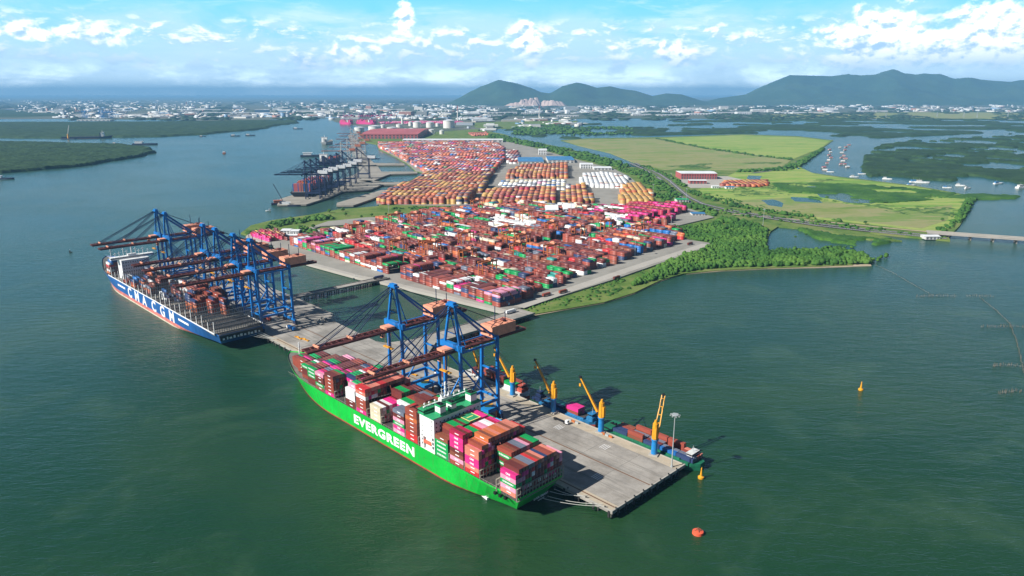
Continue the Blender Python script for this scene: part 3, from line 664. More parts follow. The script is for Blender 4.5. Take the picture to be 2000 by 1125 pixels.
o_ = bpy.data.objects.new('lettering', me); COL.objects.link(o_); o_.parent = ev; o_.location = (0, 0, 7.2)
# bays: start s, (port->starboard heights), paints
def H(*a):
    out = []
    for n, h in a: out += [h] * n
    return out
TOPS = ['maroon', 'brick red', 'rust brown', 'green', 'magenta', 'white', 'navy', 'pale pink', 'slate grey', 'red']; TW = [34, 16, 8, 14, 9, 6, 3, 4, 2, 3]
BAYS = [  # name, s0, heights, port column colours from the bottom, top colours (None = random)
 ('stern', 40.3, H((1, 5), (14, 6), (2, 5)), ['salmon', 'pale pink', 'green', 'pale pink', 'magenta'], ['magenta', 'maroon', 'maroon', 'rust brown', 'slate grey', 'slate grey', 'red', 'brick red', 'green', 'rust brown', 'salmon', 'navy', 'brick red', 'brick red', 'salmon', 'salmon', 'pale pink']),
 ('second', 58.2, H((5, 0), (11, 6), (1, 5)), ['green', 'maroon', 'green', 'maroon', 'green', 'green'], [None] * 6 + ['rust brown', 'rust brown', 'maroon', 'maroon', 'slate grey', 'slate grey', 'pale pink', 'maroon', 'green', 'green', 'brick red']),
 ('third', 73.2, H((1, 6), (2, 7), (12, 8), (2, 7)), ['red', 'salmon', 'magenta', 'magenta', 'salmon', 'magenta', 'salmon', 'orange', 'orange'], ['salmon', 'brick red', 'orange', 'orange', 'rust brown', 'orange', 'salmon', 'orange', 'orange', 'orange', 'orange', 'salmon', 'rust brown', 'salmon', 'salmon', 'red', 'red']),
 ('fourth', 88.2, H((3, 8), (12, 7), (2, 6)), ['brick red', 'pale pink', 'rust brown', 'maroon', 'magenta', 'magenta', 'magenta', 'magenta'], ['crimson', 'maroon', 'crimson', 'green', 'green', 'green', 'red', 'red', 'green', 'pale pink', 'pale pink', 'white', 'white', 'crimson', 'magenta', 'magenta', 'sky blue']),
 ('fifth', 103.6, H((2, 5), (13, 7), (2, 6)), ['green', 'green', 'green', 'green', 'maroon', 'green'], ['rust brown', 'rust brown', 'brick red', 'green', 'green', 'maroon', 'green', 'green', 'rust brown', 'maroon', 'green', 'maroon', 'crimson', 'magenta', 'magenta', 'green', 'green']),
 ('sixth', 136.6, H((3, 8), (3, 7), (4, 7), (7, 5)), ['red', 'red', 'brick red', 'brick red', 'brick red', 'orange', 'brick red', 'brick red', 'brick red'], ['brick red', 'brick red', 'red', 'red', 'rust brown', 'rust brown', 'maroon'] + [None] * 10),
 ('seventh', 151.6, H((3, 6), (4, 5), (5, 7), (5, 5)), ['pale pink', 'magenta', 'green', 'pale pink', 'maroon', 'maroon', 'slate grey'], ['slate grey', 'slate grey', 'slate grey', 'green', 'green', 'maroon', 'green'] + [None] * 10),
 ('eighth', 166.2, H((5, 0), (5, 5), (7, 5)), ['magenta'] * 7, [None] * 5 + ['white', 'green', 'brick red', 'green', 'green'] + [None] * 7),
 ('ninth', 181.0, H((4, 4), (3, 4), (6, 6), (4, 5)), ['cream', 'cream', 'cream', 'cream'], ['cream', 'white', 'maroon', 'white', 'magenta', 'magenta', 'crimson', 'magenta', 'magenta', 'maroon', 'green', 'green', 'maroon'] + [None] * 4),
 ('tenth', 199.8, H((15, 7), (2, 6)), ['magenta', 'brick red', 'brick red', 'brick red', 'white', 'salmon', 'salmon', 'red'], ['red', 'red', 'salmon', 'salmon', 'salmon', 'red', 'red', 'brick red', 'brick red', 'brick red', 'brick red', 'brick red', 'salmon', 'salmon', 'brick red', 'salmon', 'salmon']),
 ('eleventh', 214.6, H((1, 5), (16, 6)), ['maroon', 'maroon', 'white', 'white', 'maroon'], ['white', 'pale pink', 'green', 'green', 'maroon', 'magenta', 'magenta'] + [None] * 10),
 ('twelfth', 230.4, H((4, 0), (13, 6)), ['green', 'maroon', 'green'], None),
 ('thirteenth', 245.6, H((4, 6), (9, 5), (4, 5)), ['magenta', 'brick red', 'brick red', 'brick red', 'brick red', 'brick red', 'brick red'], ['maroon', 'maroon', 'rust brown', 'green', 'magenta', 'magenta', 'maroon', 'maroon', 'brick red', 'magenta'] + [None] * 7),
 ('fourteenth', 260.8, H((4, 5), (13, 5)), ['rust brown', 'green', 'maroon', 'maroon', 'pale pink', 'magenta'], ['pale pink', 'magenta', 'crimson', 'slate grey', 'slate grey', 'magenta'] + [None] * 11),
 ('fifteenth', 275.8, H((16, 5), ), ['maroon', 'maroon', 'green', 'green', 'green'], ['green', 'maroon', 'maroon', 'brick red', 'rust brown', 'magenta'] + [None] * 10),
 ('sixteenth', 290.8, H((14, 4), ), ['brick red', 'maroon', 'maroon', 'green', 'green'], ['green', 'rust brown', 'rust brown', 'green', 'white'] + [None] * 9),
 ('seventeenth', 305.8, H((11, 4), ), ['brick red', 'brick red', 'brick red', 'brick red'], ['brick red', 'maroon', 'magenta', 'maroon', 'green'] + [None] * 6),
 ('foremost', 320.4, H((9, 3), ), ['brick red', 'brick red', 'green'], ['brick red', 'maroon', 'green', 'maroon', 'brick red'] + [None] * 4)]
def cut(l): return l[:7] + l[9:] if l else l
BAYS = [(a, b, cut(c_), d, cut(e)) for (a, b, c_, d, e) in BAYS]
for bi, (nm, s0, hs, portc, topc) in enumerate(BAYS):
    off = {14: 0.5, 12: 1.5, 9: 3.0, 7: 4.0}.get(len(hs), 0); rows = [i + off for i in range(len(hs))]
    prev = BAYS[bi - 1][2] if bi and s0 - BAYS[bi - 1][1] < 20 and len(BAYS[bi - 1][2]) == len(hs) else None
    nxt = BAYS[bi + 1][2] if bi < len(BAYS) - 1 and BAYS[bi + 1][1] - s0 < 20 and len(BAYS[bi + 1][2]) == len(hs) else None
    rt = runs(len(hs), TOPS, TW)
    if topc: rt = [c_ if c_ else rt[i] for i, c_ in enumerate(topc)]
    first = next(i for i, h in enumerate(hs) if h)
    def pf(r, t, top, rows=rows, rt=rt, portc=portc, first=first):
        i = rows.index(r)
        if top: return rt[i]
        if i == first and t < len(portc): return portc[t]
        if i <= 3 and t < len(portc) and (i * 5 + t) % 3: return portc[t]
        return pick(TOPS, TW)
    bn = 'sternmost bay' if bi == 0 else nm + ' bay from stern'
    def cx(p, r, t, top, bn=bn, rows=rows, hs=hs):
        i = rows.index(r)
        rn = 'port-rail row' if i == 0 else ORD[i] + ' row from port'
        tn = 'top tier' if top else ORD[t] + ' tier'
        return f'{p} container, {rn}, {tn}, {bn}, green ship'
    prev_ = prev; stack(s0 - EV_S, rows, hs, pf, evw, A0, cx, base=16.0, fwd=nxt, aft=prev_)
# hatch covers, lashing bridges, coamings
for bi, (nm, s0, hs, a_, b_) in enumerate(BAYS):
    w_ = len(hs) * 2.80 / 2 - .4; x = s0 - EV_S
    hc = MB(); hc.box(x - .2, x + 13.1, -w_, w_, 13.6, 15.9)
    for k_ in range(-2, 3): hc.box(x + .3, x + 11.9, k_ * w_ * .4 - .15, k_ * w_ * .4 + .15, 15.9, 15.97)
    hc.build('hatch_cover', M['hatch'], ev)
    lashing_bridge(x - .9, w_ + .8, 13.6, 21.6 if bi else 22.2, len(hs), M['lash'], ev)
mb = MB()                                         # side rail and stanchions
for s_ in (-1, 1):
    for i in range(92):
        x = 6 + i * 3.0; mb.box(x, x + .12, s_ * (EV_B / 2 - .5) - .06, s_ * (EV_B / 2 - .5) + .06, 14.6, 16.8)
    mb.box(14, 282, s_ * (EV_B / 2 - .5) - .05, s_ * (EV_B / 2 - .5) + .05, 16.7, 16.82)
mb.build('railing', M['lash'], ev)
# superstructure
X0, X1 = 117.6 - EV_S, 133.2 - EV_S; hb = EV_B / 2 - .5
ss = MB(); ss.box(X0, X1, -hb, hb - 1.8, 13.6, 41.0)
ss.box(X0, X0 + 3.2, hb - 1.8, hb, 13.6, 41.0); ss.box(X1 - 3.4, X1, hb - 1.8, hb, 13.6, 41.0); ss.box(X0 + 3.2, X1 - 3.4, hb - 1.8, hb, 25.0, 41.0); ss.box(X0 + 3.2, X1 - 3.4, hb - 1.8, hb, 13.6, 15.8)
so_ = ss.build('superstructure', M['white'], ev)
wn = []
for z in (28, 31, 34, 37):
    for i in range(12): wn.append((X0 - .04, X0 + .02, -hb + 2 + i * 3.4, -hb + 3.0 + i * 3.4, z, z + 1.1))
for z in (28.3, 31.6, 34.9, 38): 
    for x in (X0 + 2.2, X1 - 3): wn.append((x, x + .7, hb - .02, hb + .04, z, z + .9))
for z in (18.5, 21.5, 24.5): wn += [(X1 - 2.6, X1 - 1.6, hb - .02, hb + .04, z, z + 1.6), (X0 + .8, X0 + 2.4, hb - .02, hb + .04, z, z + 2.0)]
each('window', wn, M['glass'], so_)
lb = MB(); lb.cyl(0, 0, -1.3, 1.3, 1.2, 1.2, 10)
lv = [(p[2] * 3.2, p[0], p[1]) for p in lb.v]; lb.v = lv
M['lifeb'] = mat('lifeboat_orange', (.75, .11, .05), .5)
lo = lb.build('lifeboat', M['lifeb'], ev); lo.location = (X0 + 7.4, hb - .6, 21.0)
dk = MB(); dk.box(X0 - .6, X1 + .6, -hb - 1.2, hb + 1.2, 41.02, 41.5)
dk.build('bridge_deck', M['evdark'], ev)
wh = MB(); wh.box(X1 - 6.0, X1 + .4, -hb - 1.0, hb + 1.0, 41.5, 44.6); who = wh.build('wheelhouse', M['evdark'], ev)
wg = MB(); wg.box(X1 - 6.06, X1 + .46, -hb - 1.06, hb + 1.06, 42.9, 44.0); wg.build('window_band', M['glass'], who)
tr = MB()
for y in np.arange(-hb, hb, 2.1): tr.box(X1 - 5.6, X1 - 5.45, y, y + .15, 44.6, 46.0); tr.box(X1, X1 + .15, y, y + .15, 44.6, 46.0); tr.bar((X1 - 5.5, y, 44.8), (X1 + .1, y + 1.0, 44.8), .14)
for xx in (X1 - 5.5, X1 + .1):
    for z in (45.3, 46.0): tr.box(xx - .06, xx + .06, -hb - 1, hb + 1, z, z + .1)
tr.build('roof_railing', M['evdark'], who)
for (yy, ww, hh) in ((12.5, 2.6, 7.2), (3.0, 2.3, 6.0), (-15.0, 2.9, 7.6)):
    f1 = MB(); f1.box(X0 + .3, X0 + 6.3, yy - ww, yy + ww, 41.5, 43.2, 1); f1.box(X0 + .5, X0 + 6.1, yy - ww + .15, yy + ww - .15, 43.2, 41.5 + hh - 1.3, 0); f1.box(X0 + .3, X0 + 6.3, yy - ww, yy + ww, 41.5 + hh - 1.3, 41.5 + hh, 1)
    fo = f1.build('funnel', [M['white'], M['evdark']], ev)
    f2 = MB(); f2.cyl(X0 + 2.2, yy, 41.5 + hh, 42.7 + hh, .9); f2.cyl(X0 + 4.4, yy + .4, 41.5 + hh, 42.5 + hh, .7); f2.box(X0 + .9, X0 + 5.7, yy - ww + .6, yy + ww - .6, 41.5 + hh, 41.8 + hh); f2.build('exhaust_pipe', M['black'], fo)
rm = MB(); rm.box(X1 - 2.6, X1 - 1.4, -19, 19, 44.62, 45.2); rm.box(X1 - 4.4, X1 - 1.0, -5.0, 5.2, 45.2, 47.2); rm.bar((X1 - 2.6, 0, 47), (X1 - 2.6, 0, 58), .9, m=0)
for z, l_ in ((50, 5), (53, 4), (56, 3)): rm.bar((X1 - 2.6, -l_, z), (X1 - 2.6, l_, z), .35)
for y in (-3.4, 3.2): rm.cyl(X1 - 2.4, y, 47.2, 49.8, 1.2, .8, 8); rm.bar((X1 - 2.4, y, 49), (X1 - 2.4, y, 54), .2)
for y in (-18, -13, -8, 9, 14, 18): rm.cyl(X1 - 2, y, 44.6, 47.6, .25, .12, 6); rm.cyl(X1 - 2, y, 46.6, 47.6, .7, .5, 8)
rm.build('radar_mast', M['white'], ev)
pf_ = MB(); pz = 16 + 7 * TP + .1
pf_.box(104.0 - EV_S, 115.4 - EV_S, EV_B / 2 - 20.2 - 10.4, EV_B / 2 - 20.2, pz, pz + .25, 1)
po = pf_.build('marked_platform', [M['letter'], M['evdark']], ev)
pm = MB(); xa, xb, ya, yb = 104.0 - EV_S, 115.4 - EV_S, EV_B / 2 - 30.6, EV_B / 2 - 20.2
for q in ((xa, xb, ya, ya + .7), (xa, xb, yb - .7, yb), (xa, xa + .7, ya + .7, yb - .7), (xb - .7, xb, ya + .7, yb - .7)): pm.box(*q, pz + .25, pz + .3)
pm.box(xa + 5.3, xb - 5.3, ya + 2.4, yb - 2.4, pz + .25, pz + .28)
M['linepale'] = mat('pale_yellow_line', (.80, .72, .22), .6); pm.build('border_line', M['linepale'], po)
# foredeck fittings
fd = MB(); fd.bar((300, 0, 18), (300, 0, 34), .8); fd.bar((300, -2.5, 30), (300, 2.5, 30), .3); fd.build('foremast', M['white'], ev)
for x, y in ((290, 5), (290, -5), (299, 3), (299, -3)): MB().cyl(x, y, 17.8, 20, 1.3, 1.3, 10).build('windlass', M['evdark'], ev)
MB().box(283, 285, -9, 9, 16, 20.5).build('breakwater', M['evdark'], ev)
each('mooring_port', [(x, x + 1.8, EV_B / 2 - 2.6, EV_B / 2 - .30, z, z + 1.7) for x, z in ((10, 11.0), (14.5, 10.6), (19, 10.6))], M['black'], ev)
def rope(name, a, b, sag, label, par=None):
    mb = MB(); prev_ = None
    for i in range(9):
        t = i / 8; p = a.lerp(b, t); p.z -= sag * 4 * t * (1 - t)
        if prev_ is not None: mb.bar(prev_, p, .22)
        prev_ = p
    return tag(mb.build(name, M['rope']), label, 'rope', 'mooring ropes of the ships')
for i, (y, n_, s_, lab) in enumerate([(-8, 3, 22, 'pale mooring rope, uppermost from the green stern to the wharf'), (-12, 2.4, 20, 'pale mooring rope, second from the top at the green stern'), (-6, 1.8, 9, 'pale mooring rope, third one down at the green stern'), (-2, 1.6, 6, 'pale mooring rope, lowest and longest at the green stern')]):
    rope('mooring_rope', W(EV_S, EV_N - y, 9.0 if i < 2 else 6.5), W(s_, n_, 6.6), 1.4, lab)

# ------------------------------------------------------------------ the blue ship
CS, CN, CB, CLN = 455.0, -23.5, 52.0, 440.0
cm = empty('container_ship', W(CS, CN, 0), A0, 'huge dark blue container ship half unloaded under blue quay cranes', 'container ship')
make_hull(CLN, CB, 17.0, 24.0, [(1.4, 1), (5.4, 2)], [M['hullpale'], M['hullpink'], M['cmablue']], cm, stern_over=.10)
# name in large widely spaced letters
for i, ch in enumerate('CMACGM'):
    sx_ = [716, 690, 664, 632, 604, 576][i]
    me = side_text(ch, 17.0, bold=.5, sx=1.2); o_ = bpy.data.objects.new('lettering', me); COL.objects.link(o_); o_.parent = cm; o_.location = (sx_ - CS, CB / 2 + .07, 10.6)
each('white_name_stripe', [(733 - CS, 762 - CS, CB / 2 + .02, CB / 2 + .09, 11.6, 13.9), (527 - CS, 556 - CS, CB / 2 + .02, CB / 2 + .09, 11.6, 13.9)], M['letter'], cm)
bw = MB(); n_ = 96
for s_ in (-1, 1):
    bw.box(6, 345, s_ * (CB / 2 - .35) - .12, s_ * (CB / 2 - .35) + .12, 17.9, 19.3)
bw.build('bulwark', M['white'], cm)
CB_S = [462 + i * 14.8 for i in range(27)]; CB_S = [s_ for s_ in CB_S if s_ < 848]
CROWS = 20
for i, s0 in enumerate(CB_S):
    if 764 < s0 + 7 < 790: continue
    x = s0 - CS; w_ = CB / 2 - 1.0 if s0 < 800 else (CB / 2 - 1.0) * (1 - (s0 - 800) / 140)
    hc = MB(); hc.box(x + .3, x + 12.4, -w_, w_, 16.4, 18.3)
    for k_ in range(-3, 4): hc.box(x + .5, x + 12.2, k_ * w_ * .29 - .12, k_ * w_ * .29 + .12, 18.3, 18.5)
    hc.build('hatch_cover', M['hatch'] if i % 3 else M['deck'], cm)
    lashing_bridge(x - .8, w_, 16.4, 31.0 if i else 28, 20, M['lashgrey'], cm, 3)
each('side_post', [(s0 - CS - 1.3, s0 - CS - .4, CB / 2 - 1.2, CB / 2 - .7, 17.2, 27 if i % 2 else 31) for i, s0 in enumerate(CB_S) if s0 < 800], M['white'], cm)
st = MB()                                           # stern gallery with machinery on the mooring deck
st.box(-.6, 2.0, -CB / 2 + 3, CB / 2 - 3, 17.0, 17.5)
for i in range(13): st.box(.1, 1.4, -20 + i * 3.4, -19.2 + i * 3.4, 11.5, 17.0)
st.build('stern_gallery', M['lashgrey'], cm)
sg = MB(); sg.box(-.12, .6, -CB / 2 + 3.5, CB / 2 - 3.5, 12.0, 16.6); sg.build('mooring_deck_opening', M['black'], cm)
sg = MB()
for i in range(11): sg.box(-.5, .2, -19 + i * 3.7, -17.5 + i * 3.7 + (i % 3) * .5, 12.2, 14.0 + (i % 2) * .8)
sg.build('winch', M['white'], cm)
def cmw(x, r, z): return W(CS + x, CN - (CB / 2 - 1.8 - r * 2.80), z)
def cst(s0, r0, hs, portc, topc, nm):
    rows = [r0 + i for i in range(len(hs))]
    def pf(r, t, top):
        i = rows.index(r)
        if top: return topc[i % len(topc)]
        return portc[t % len(portc)] if i < 2 else pick(['brick red', 'navy', 'rust brown', 'maroon'], [4, 2, 4, 3])
    def cx(p, r, t, top): 
        i = rows.index(r); return f'{p} container, {ORD[i]} row, {"top" if top else ORD[t]} tier, {nm}, blue ship'
    stack(s0 - CS, rows, hs, pf, cmw, A0, cx, base=18.6)
cst(512, 12, [6, 6], ['orange', 'orange', 'brick red', 'brick red', 'navy'], ['brick red', 'navy'], 'lone tall stack near stern')
cst(526.8, 9, [5, 6, 6, 7, 7], ['brick red', 'rust brown'], ['brick red', 'navy', 'rust brown', 'brick red', 'rust brown'], 'rear brown stack')
cst(556.4, 5, [6, 6, 7, 7, 7, 7, 7, 7], ['orange', 'orange', 'orange', 'navy', 'navy'], ['navy', 'brick red', 'navy', 'rust brown', 'maroon', 'brick red', 'rust brown', 'brick red'], 'wide brown block')
cst(541.6, 5, [5, 5, 6, 6, 6, 7, 7, 7, 8, 8, 8, 7, 6], ['orange', 'brick red'], ['navy', 'brick red', 'rust brown', 'maroon', 'rust brown', 'brick red'], 'starboard brown block')
cst(571.2, 8, [7, 7, 8, 8, 8, 8, 8], ['orange', 'brick red', 'navy'], ['rust brown', 'brick red', 'maroon', 'brick red', 'maroon'], 'middle brown block')
cst(689.6, 3, [4, 4, 5], ['orange', 'blue'], ['navy', 'brick red', 'navy'], 'block beside forward blue')
cst(674.8, 8, [4, 5, 5, 4], ['brick red', 'rust brown'], ['brick red', 'rust brown', 'maroon'], 'midline brown block')
cst(615.6, 12, [3, 5, 5], ['white', 'rust brown'], ['white', 'slate grey', 'rust brown'], 'midline white-ended block')
cst(586, 11, [5, 6, 6], ['blue', 'navy', 'white'], ['white', 'slate grey', 'slate grey'], 'white-topped stack')
cst(630.4, 4, [2, 3], ['white', 'brick red'], ['white', 'blue'], 'small midship stack')
cst(660, 2, [3, 3, 4], ['brick red', 'orange', 'slate grey'], ['slate grey', 'brick red', 'rust brown'], 'forward brown stack')
cst(704.4, 1, [3, 4, 4, 3], ['orange', 'brick red', 'blue'], ['navy', 'blue', 'blue', 'navy'], 'forward blue stack')
cst(719.2, 9, [3, 4, 4], ['orange', 'brick red'], ['brick red', 'orange', 'navy'], 'midline forward stack')
cst(645.2, 14, [4, 4, 3], ['white', 'brick red'], ['white', 'brick red', 'navy'], 'starboard midship stack')
cst(798.5 + 3, 1, [5, 6, 6, 6, 5], ['orange', 'white', 'rust brown', 'red', 'blue', 'white'], ['white', 'blue', 'navy', 'navy', 'slate grey'], 'bay before the bridge')
cst(816.4, 3, [4, 5, 5], ['white', 'brick red', 'rust brown', 'white'], ['white', 'white', 'brick red'], 'foremost bay')
rs_ = random.Random(5)
for i_, s_ in enumerate([600.8, 615.6 + .2, 645.2 + 14.8, 674.8 + .4, 689.6 + .5, 719.2 + 14.8, 734, 748.8]):
    r_ = rs_.choice([1, 3, 6, 12]); n__ = rs_.randint(2, 5)
    if s_ in (615.8, 660.0, 675.2, 690.1): r_ = 14 - n__ + 3
    cst(s_, r_, [rs_.randint(1, 4) for _ in range(n__)], ['brick red', 'maroon', 'navy'], [rs_.choice(['maroon', 'navy', 'white', 'brick red', 'rust brown', 'slate grey']) for _ in range(n__)], ORD[i_] + ' low scattered stack')
sp = MB(); sx0, sx1 = 766 - CS, 782 - CS
sp.box(sx0, sx1, -17, 17, 16.4, 42.0); s1 = sp.build('superstructure', M['white'], cm)
sp = MB(); sp.box(sx1 - 7, sx1 + .8, -CB / 2 - .5, CB / 2 + .5, 42.02, 45.0); s2 = sp.build('wheelhouse', M['white'], cm)
sp = MB(); sp.box(sx1 - 7.06, sx1 + .86, -CB / 2 - .56, CB / 2 + .56, 43.3, 44.3); sp.build('window_band', M['glass'], s2)
each('window', [(sx0 - .05, sx0 + .02, -15 + i * 2.9, -13.8 + i * 2.9, z, z + 1.2) for z in (26, 30, 34, 38) for i in range(11)], M['glass'], s1)
sp = MB(); sp.bar((sx1 - 4, 0, 45), (sx1 - 4, 0, 61), 1.0); sp.box(sx1 - 6, sx1 - 2, -5, 5, 45, 47.5)
for y, h in ((-14, 8), (-9, 6), (-5, 9), (6, 7), (10, 10), (15, 6), (20, 5), (-20, 5)): sp.bar((sx1 - 4, y, 45), (sx1 - 4, y, 46 + h), .5); sp.bar((sx1 - 4, y - 1.8, 44 + h), (sx1 - 4, y + 1.8, 44 + h), .5)
sp.build('radar_mast', M['white'], cm)
fd = MB(); fd.bar((418, 0, 23), (418, 0, 40), .9); fd.bar((418, -3, 35), (418, 3, 35), .4); fd.build('foremast', M['white'], cm)
for i in range(7):
    rope('mooring_rope', W(CS, CN + 6 + i * 2.2, 12.0 - (i % 2)), W(440 - i * .6, 1.5 + i * .7, 6.6), 1.0, f'pale mooring rope, {ORD[i]} from the port side at the blue stern')
def emit_containers(cap=320):
    CONTS.sort(key=lambda c_: -c_['area']); seen = {}
    for i, c_ in enumerate(CONTS[:cap]):
        lab = c_['label']; seen[lab] = seen.get(lab, 0) + 1
        o = bpy.data.objects.new('shipping_container', ME_C); COL.objects.link(o); o.location = c_['loc']; o.rotation_euler = (0, 0, c_['rot'])
        v = .88 + .24 * random.random(); o.color = tuple(min(1, q * v) for q in PAINT[c_['paint']]) + (1,)
        tag(o, lab, 'container', 'stacked shipping containers')
        d = bpy.data.objects.new('door', ME_D); COL.objects.link(d); d.parent = o; d.color = o.color
        if c_['marks']:
            t = bpy.data.objects.new('lettering', {'EV': ME_EV, 'ONE': ME_ONE, 'LBL': ME_LBL}[c_['marks']]); COL.objects.link(t); t.parent = o
    return CONTS[cap:]
# ------------------------------------------------------------------ wharf
wf = empty('wharf', W(0, 0, 0), A0, 'long grey concrete wharf on piles beside the two big ships', 'wharf')
def wl(s, n): return (s, -n)      # wharf-local xy
dk = MB(); dk.prism([wl(0, 0), wl(905, 0), wl(905, 92), wl(560, 96), wl(475, 93), wl(455, 79), wl(360, 74), wl(335, 84), wl(300, 82), wl(230, 81), wl(0, 81)], 4.2, 6.0)
dk.build('deck', M['concrete'], wf)
dk = MB(); dk.prism([wl(0, 0), wl(905, 0), wl(905, 7.5), wl(0, 7.5)], 6.0, 6.006); dk.prism([wl(0, 71), wl(250, 71), wl(250, 81), wl(0, 81)], 6.0, 6.006)
dk.build('apron', M['apron'], wf)
for n_ in (5.0, 42.0):
    r_ = MB(); r_.box(2, 900, -n_ - .55, -n_ + .55, 6.006, 6.03); r_.build('crane_rail', M['rust'], wf)
jn = MB()
for s_ in range(30, 900, 30): jn.box(s_, s_ + .18, -70.5, -8, 6.0, 6.012)
for n_ in (20, 55): jn.box(1, 900, -n_ - .08, -n_ + .08, 6.0, 6.011)
jn.build('expansion_joint', M['pile'], wf)
cp = MB(); cp.box(.0, .9, -81, 0, 6.0, 6.45); cp.box(.9, 905, -.8, 0, 6.0, 6.35); cp.box(.9, 250, -81, -80.3, 6.0, 6.35); cp.build('kerb', M['bare'], wf)
pl = MB()
for s_ in range(4, 900, 9):
    for n_ in (2.5, 40, 78): pl.cyl(s_, -n_, -4, 4.2, .7, .7, 6)
for n_ in range(3, 80, 7): pl.cyl(2.5, -n_, -4, 4.2, .8, .8, 6); pl.box(1.0, 4.0, -n_ - 1.2, -n_ + 1.2, 2.8, 4.2)
pl.build('pile', M['pile'], wf)
fm = MB(); fm.box(-.5, .1, -2.2, -.8, 1.2, 5.6); fme = fm.mesh('fender', M['rubber'])
for i, (x, y, rz) in enumerate([(0, -4 - 8.3 * k_, 0) for k_ in range(9)] + [(4 + 12 * k_, 0, -math.pi / 2) for k_ in range(40)]):
    o = bpy.data.objects.new('fender', fme); COL.objects.link(o); o.parent = wf; o.location = (x, y, 0); o.rotation_euler = (0, 0, rz)
bo = MB(); bo.cyl(0, 0, 6.35, 7.1, .35, .28, 8); bo.cyl(0, 0, 7.1, 7.35, .5, .45, 8); bom = bo.mesh('bollard', M['black'])
for k_ in range(30):
    o = bpy.data.objects.new('bollard', bom); COL.objects.link(o); o.parent = wf; o.location = (6 + 15 * k_, -.45, 0) if k_ < 22 else (.45, -4 - (k_ - 22) * 9.5, 0.1)
mk = MB()
for (s_, n_) in ((52, 62), (96, 62), (30, 26), (140, 26)):
    for k_ in range(4): mk.box(s_ + k_ * 1.6, s_ + k_ * 1.6 + .35, -n_ - 3.5, -n_ + 3.5, 6.0, 6.016)
mk.build('ground_marking', M['letter'], wf)
# approach trestles
def trestle(name, pts, z, label):
    mb = MB(); mb.prism([(W(*p).x, W(*p).y) for p in pts], z - 1.6, z, 0)
    o = mb.build(name, M['concrete']); tag(o, label, 'causeway'); return o
def trestle_thing(s0, s1, n0, n1, z, label, flare=0):
    r = empty('approach_bridge', W(s0, n0, 0), A0, label, 'causeway')
    w_, l_ = s1 - s0, n1 - n0
    d = MB(); d.prism([(0, 0), (w_, 0), (w_, -l_), (0, -l_)] if not flare else [(-flare, 0), (w_ + flare * .4, 0), (w_, -flare), (w_, -l_), (0, -l_), (0, -flare * 1.3)], z - 1.4, z); d.build('deck', M['concrete'], r)
    k_ = MB(); k_.box(0, .4, -l_, -flare * 1.3, z, z + .8); k_.box(w_ - .4, w_, -l_, -flare, z, z + .8); k_.build('parapet', M['bare'], r)
    p = MB()
    for n_ in np.arange(6, l_, 11):
        for x in (1.5, w_ / 2, w_ - 1.5): p.cyl(x, -n_, -4, z - 1.4, .6, .6, 6)
        p.box(.5, w_ - .5, -n_ - .7, -n_ + .7, z - 2.6, z - 1.4)
    p.build('pile', M['pile'], r)
trestle_thing(312, 338, 79, 260, 5.99, 'wide concrete approach bridge from the near wharf to the yard corner', 26)
trestle_thing(565, 578, 95, 236, 5.99, 'narrow concrete approach bridge behind the blue ship cranes')
trestle_thing(890, 903, 91.5, 226, 5.99, 'far approach bridge beyond the blue ship bow')

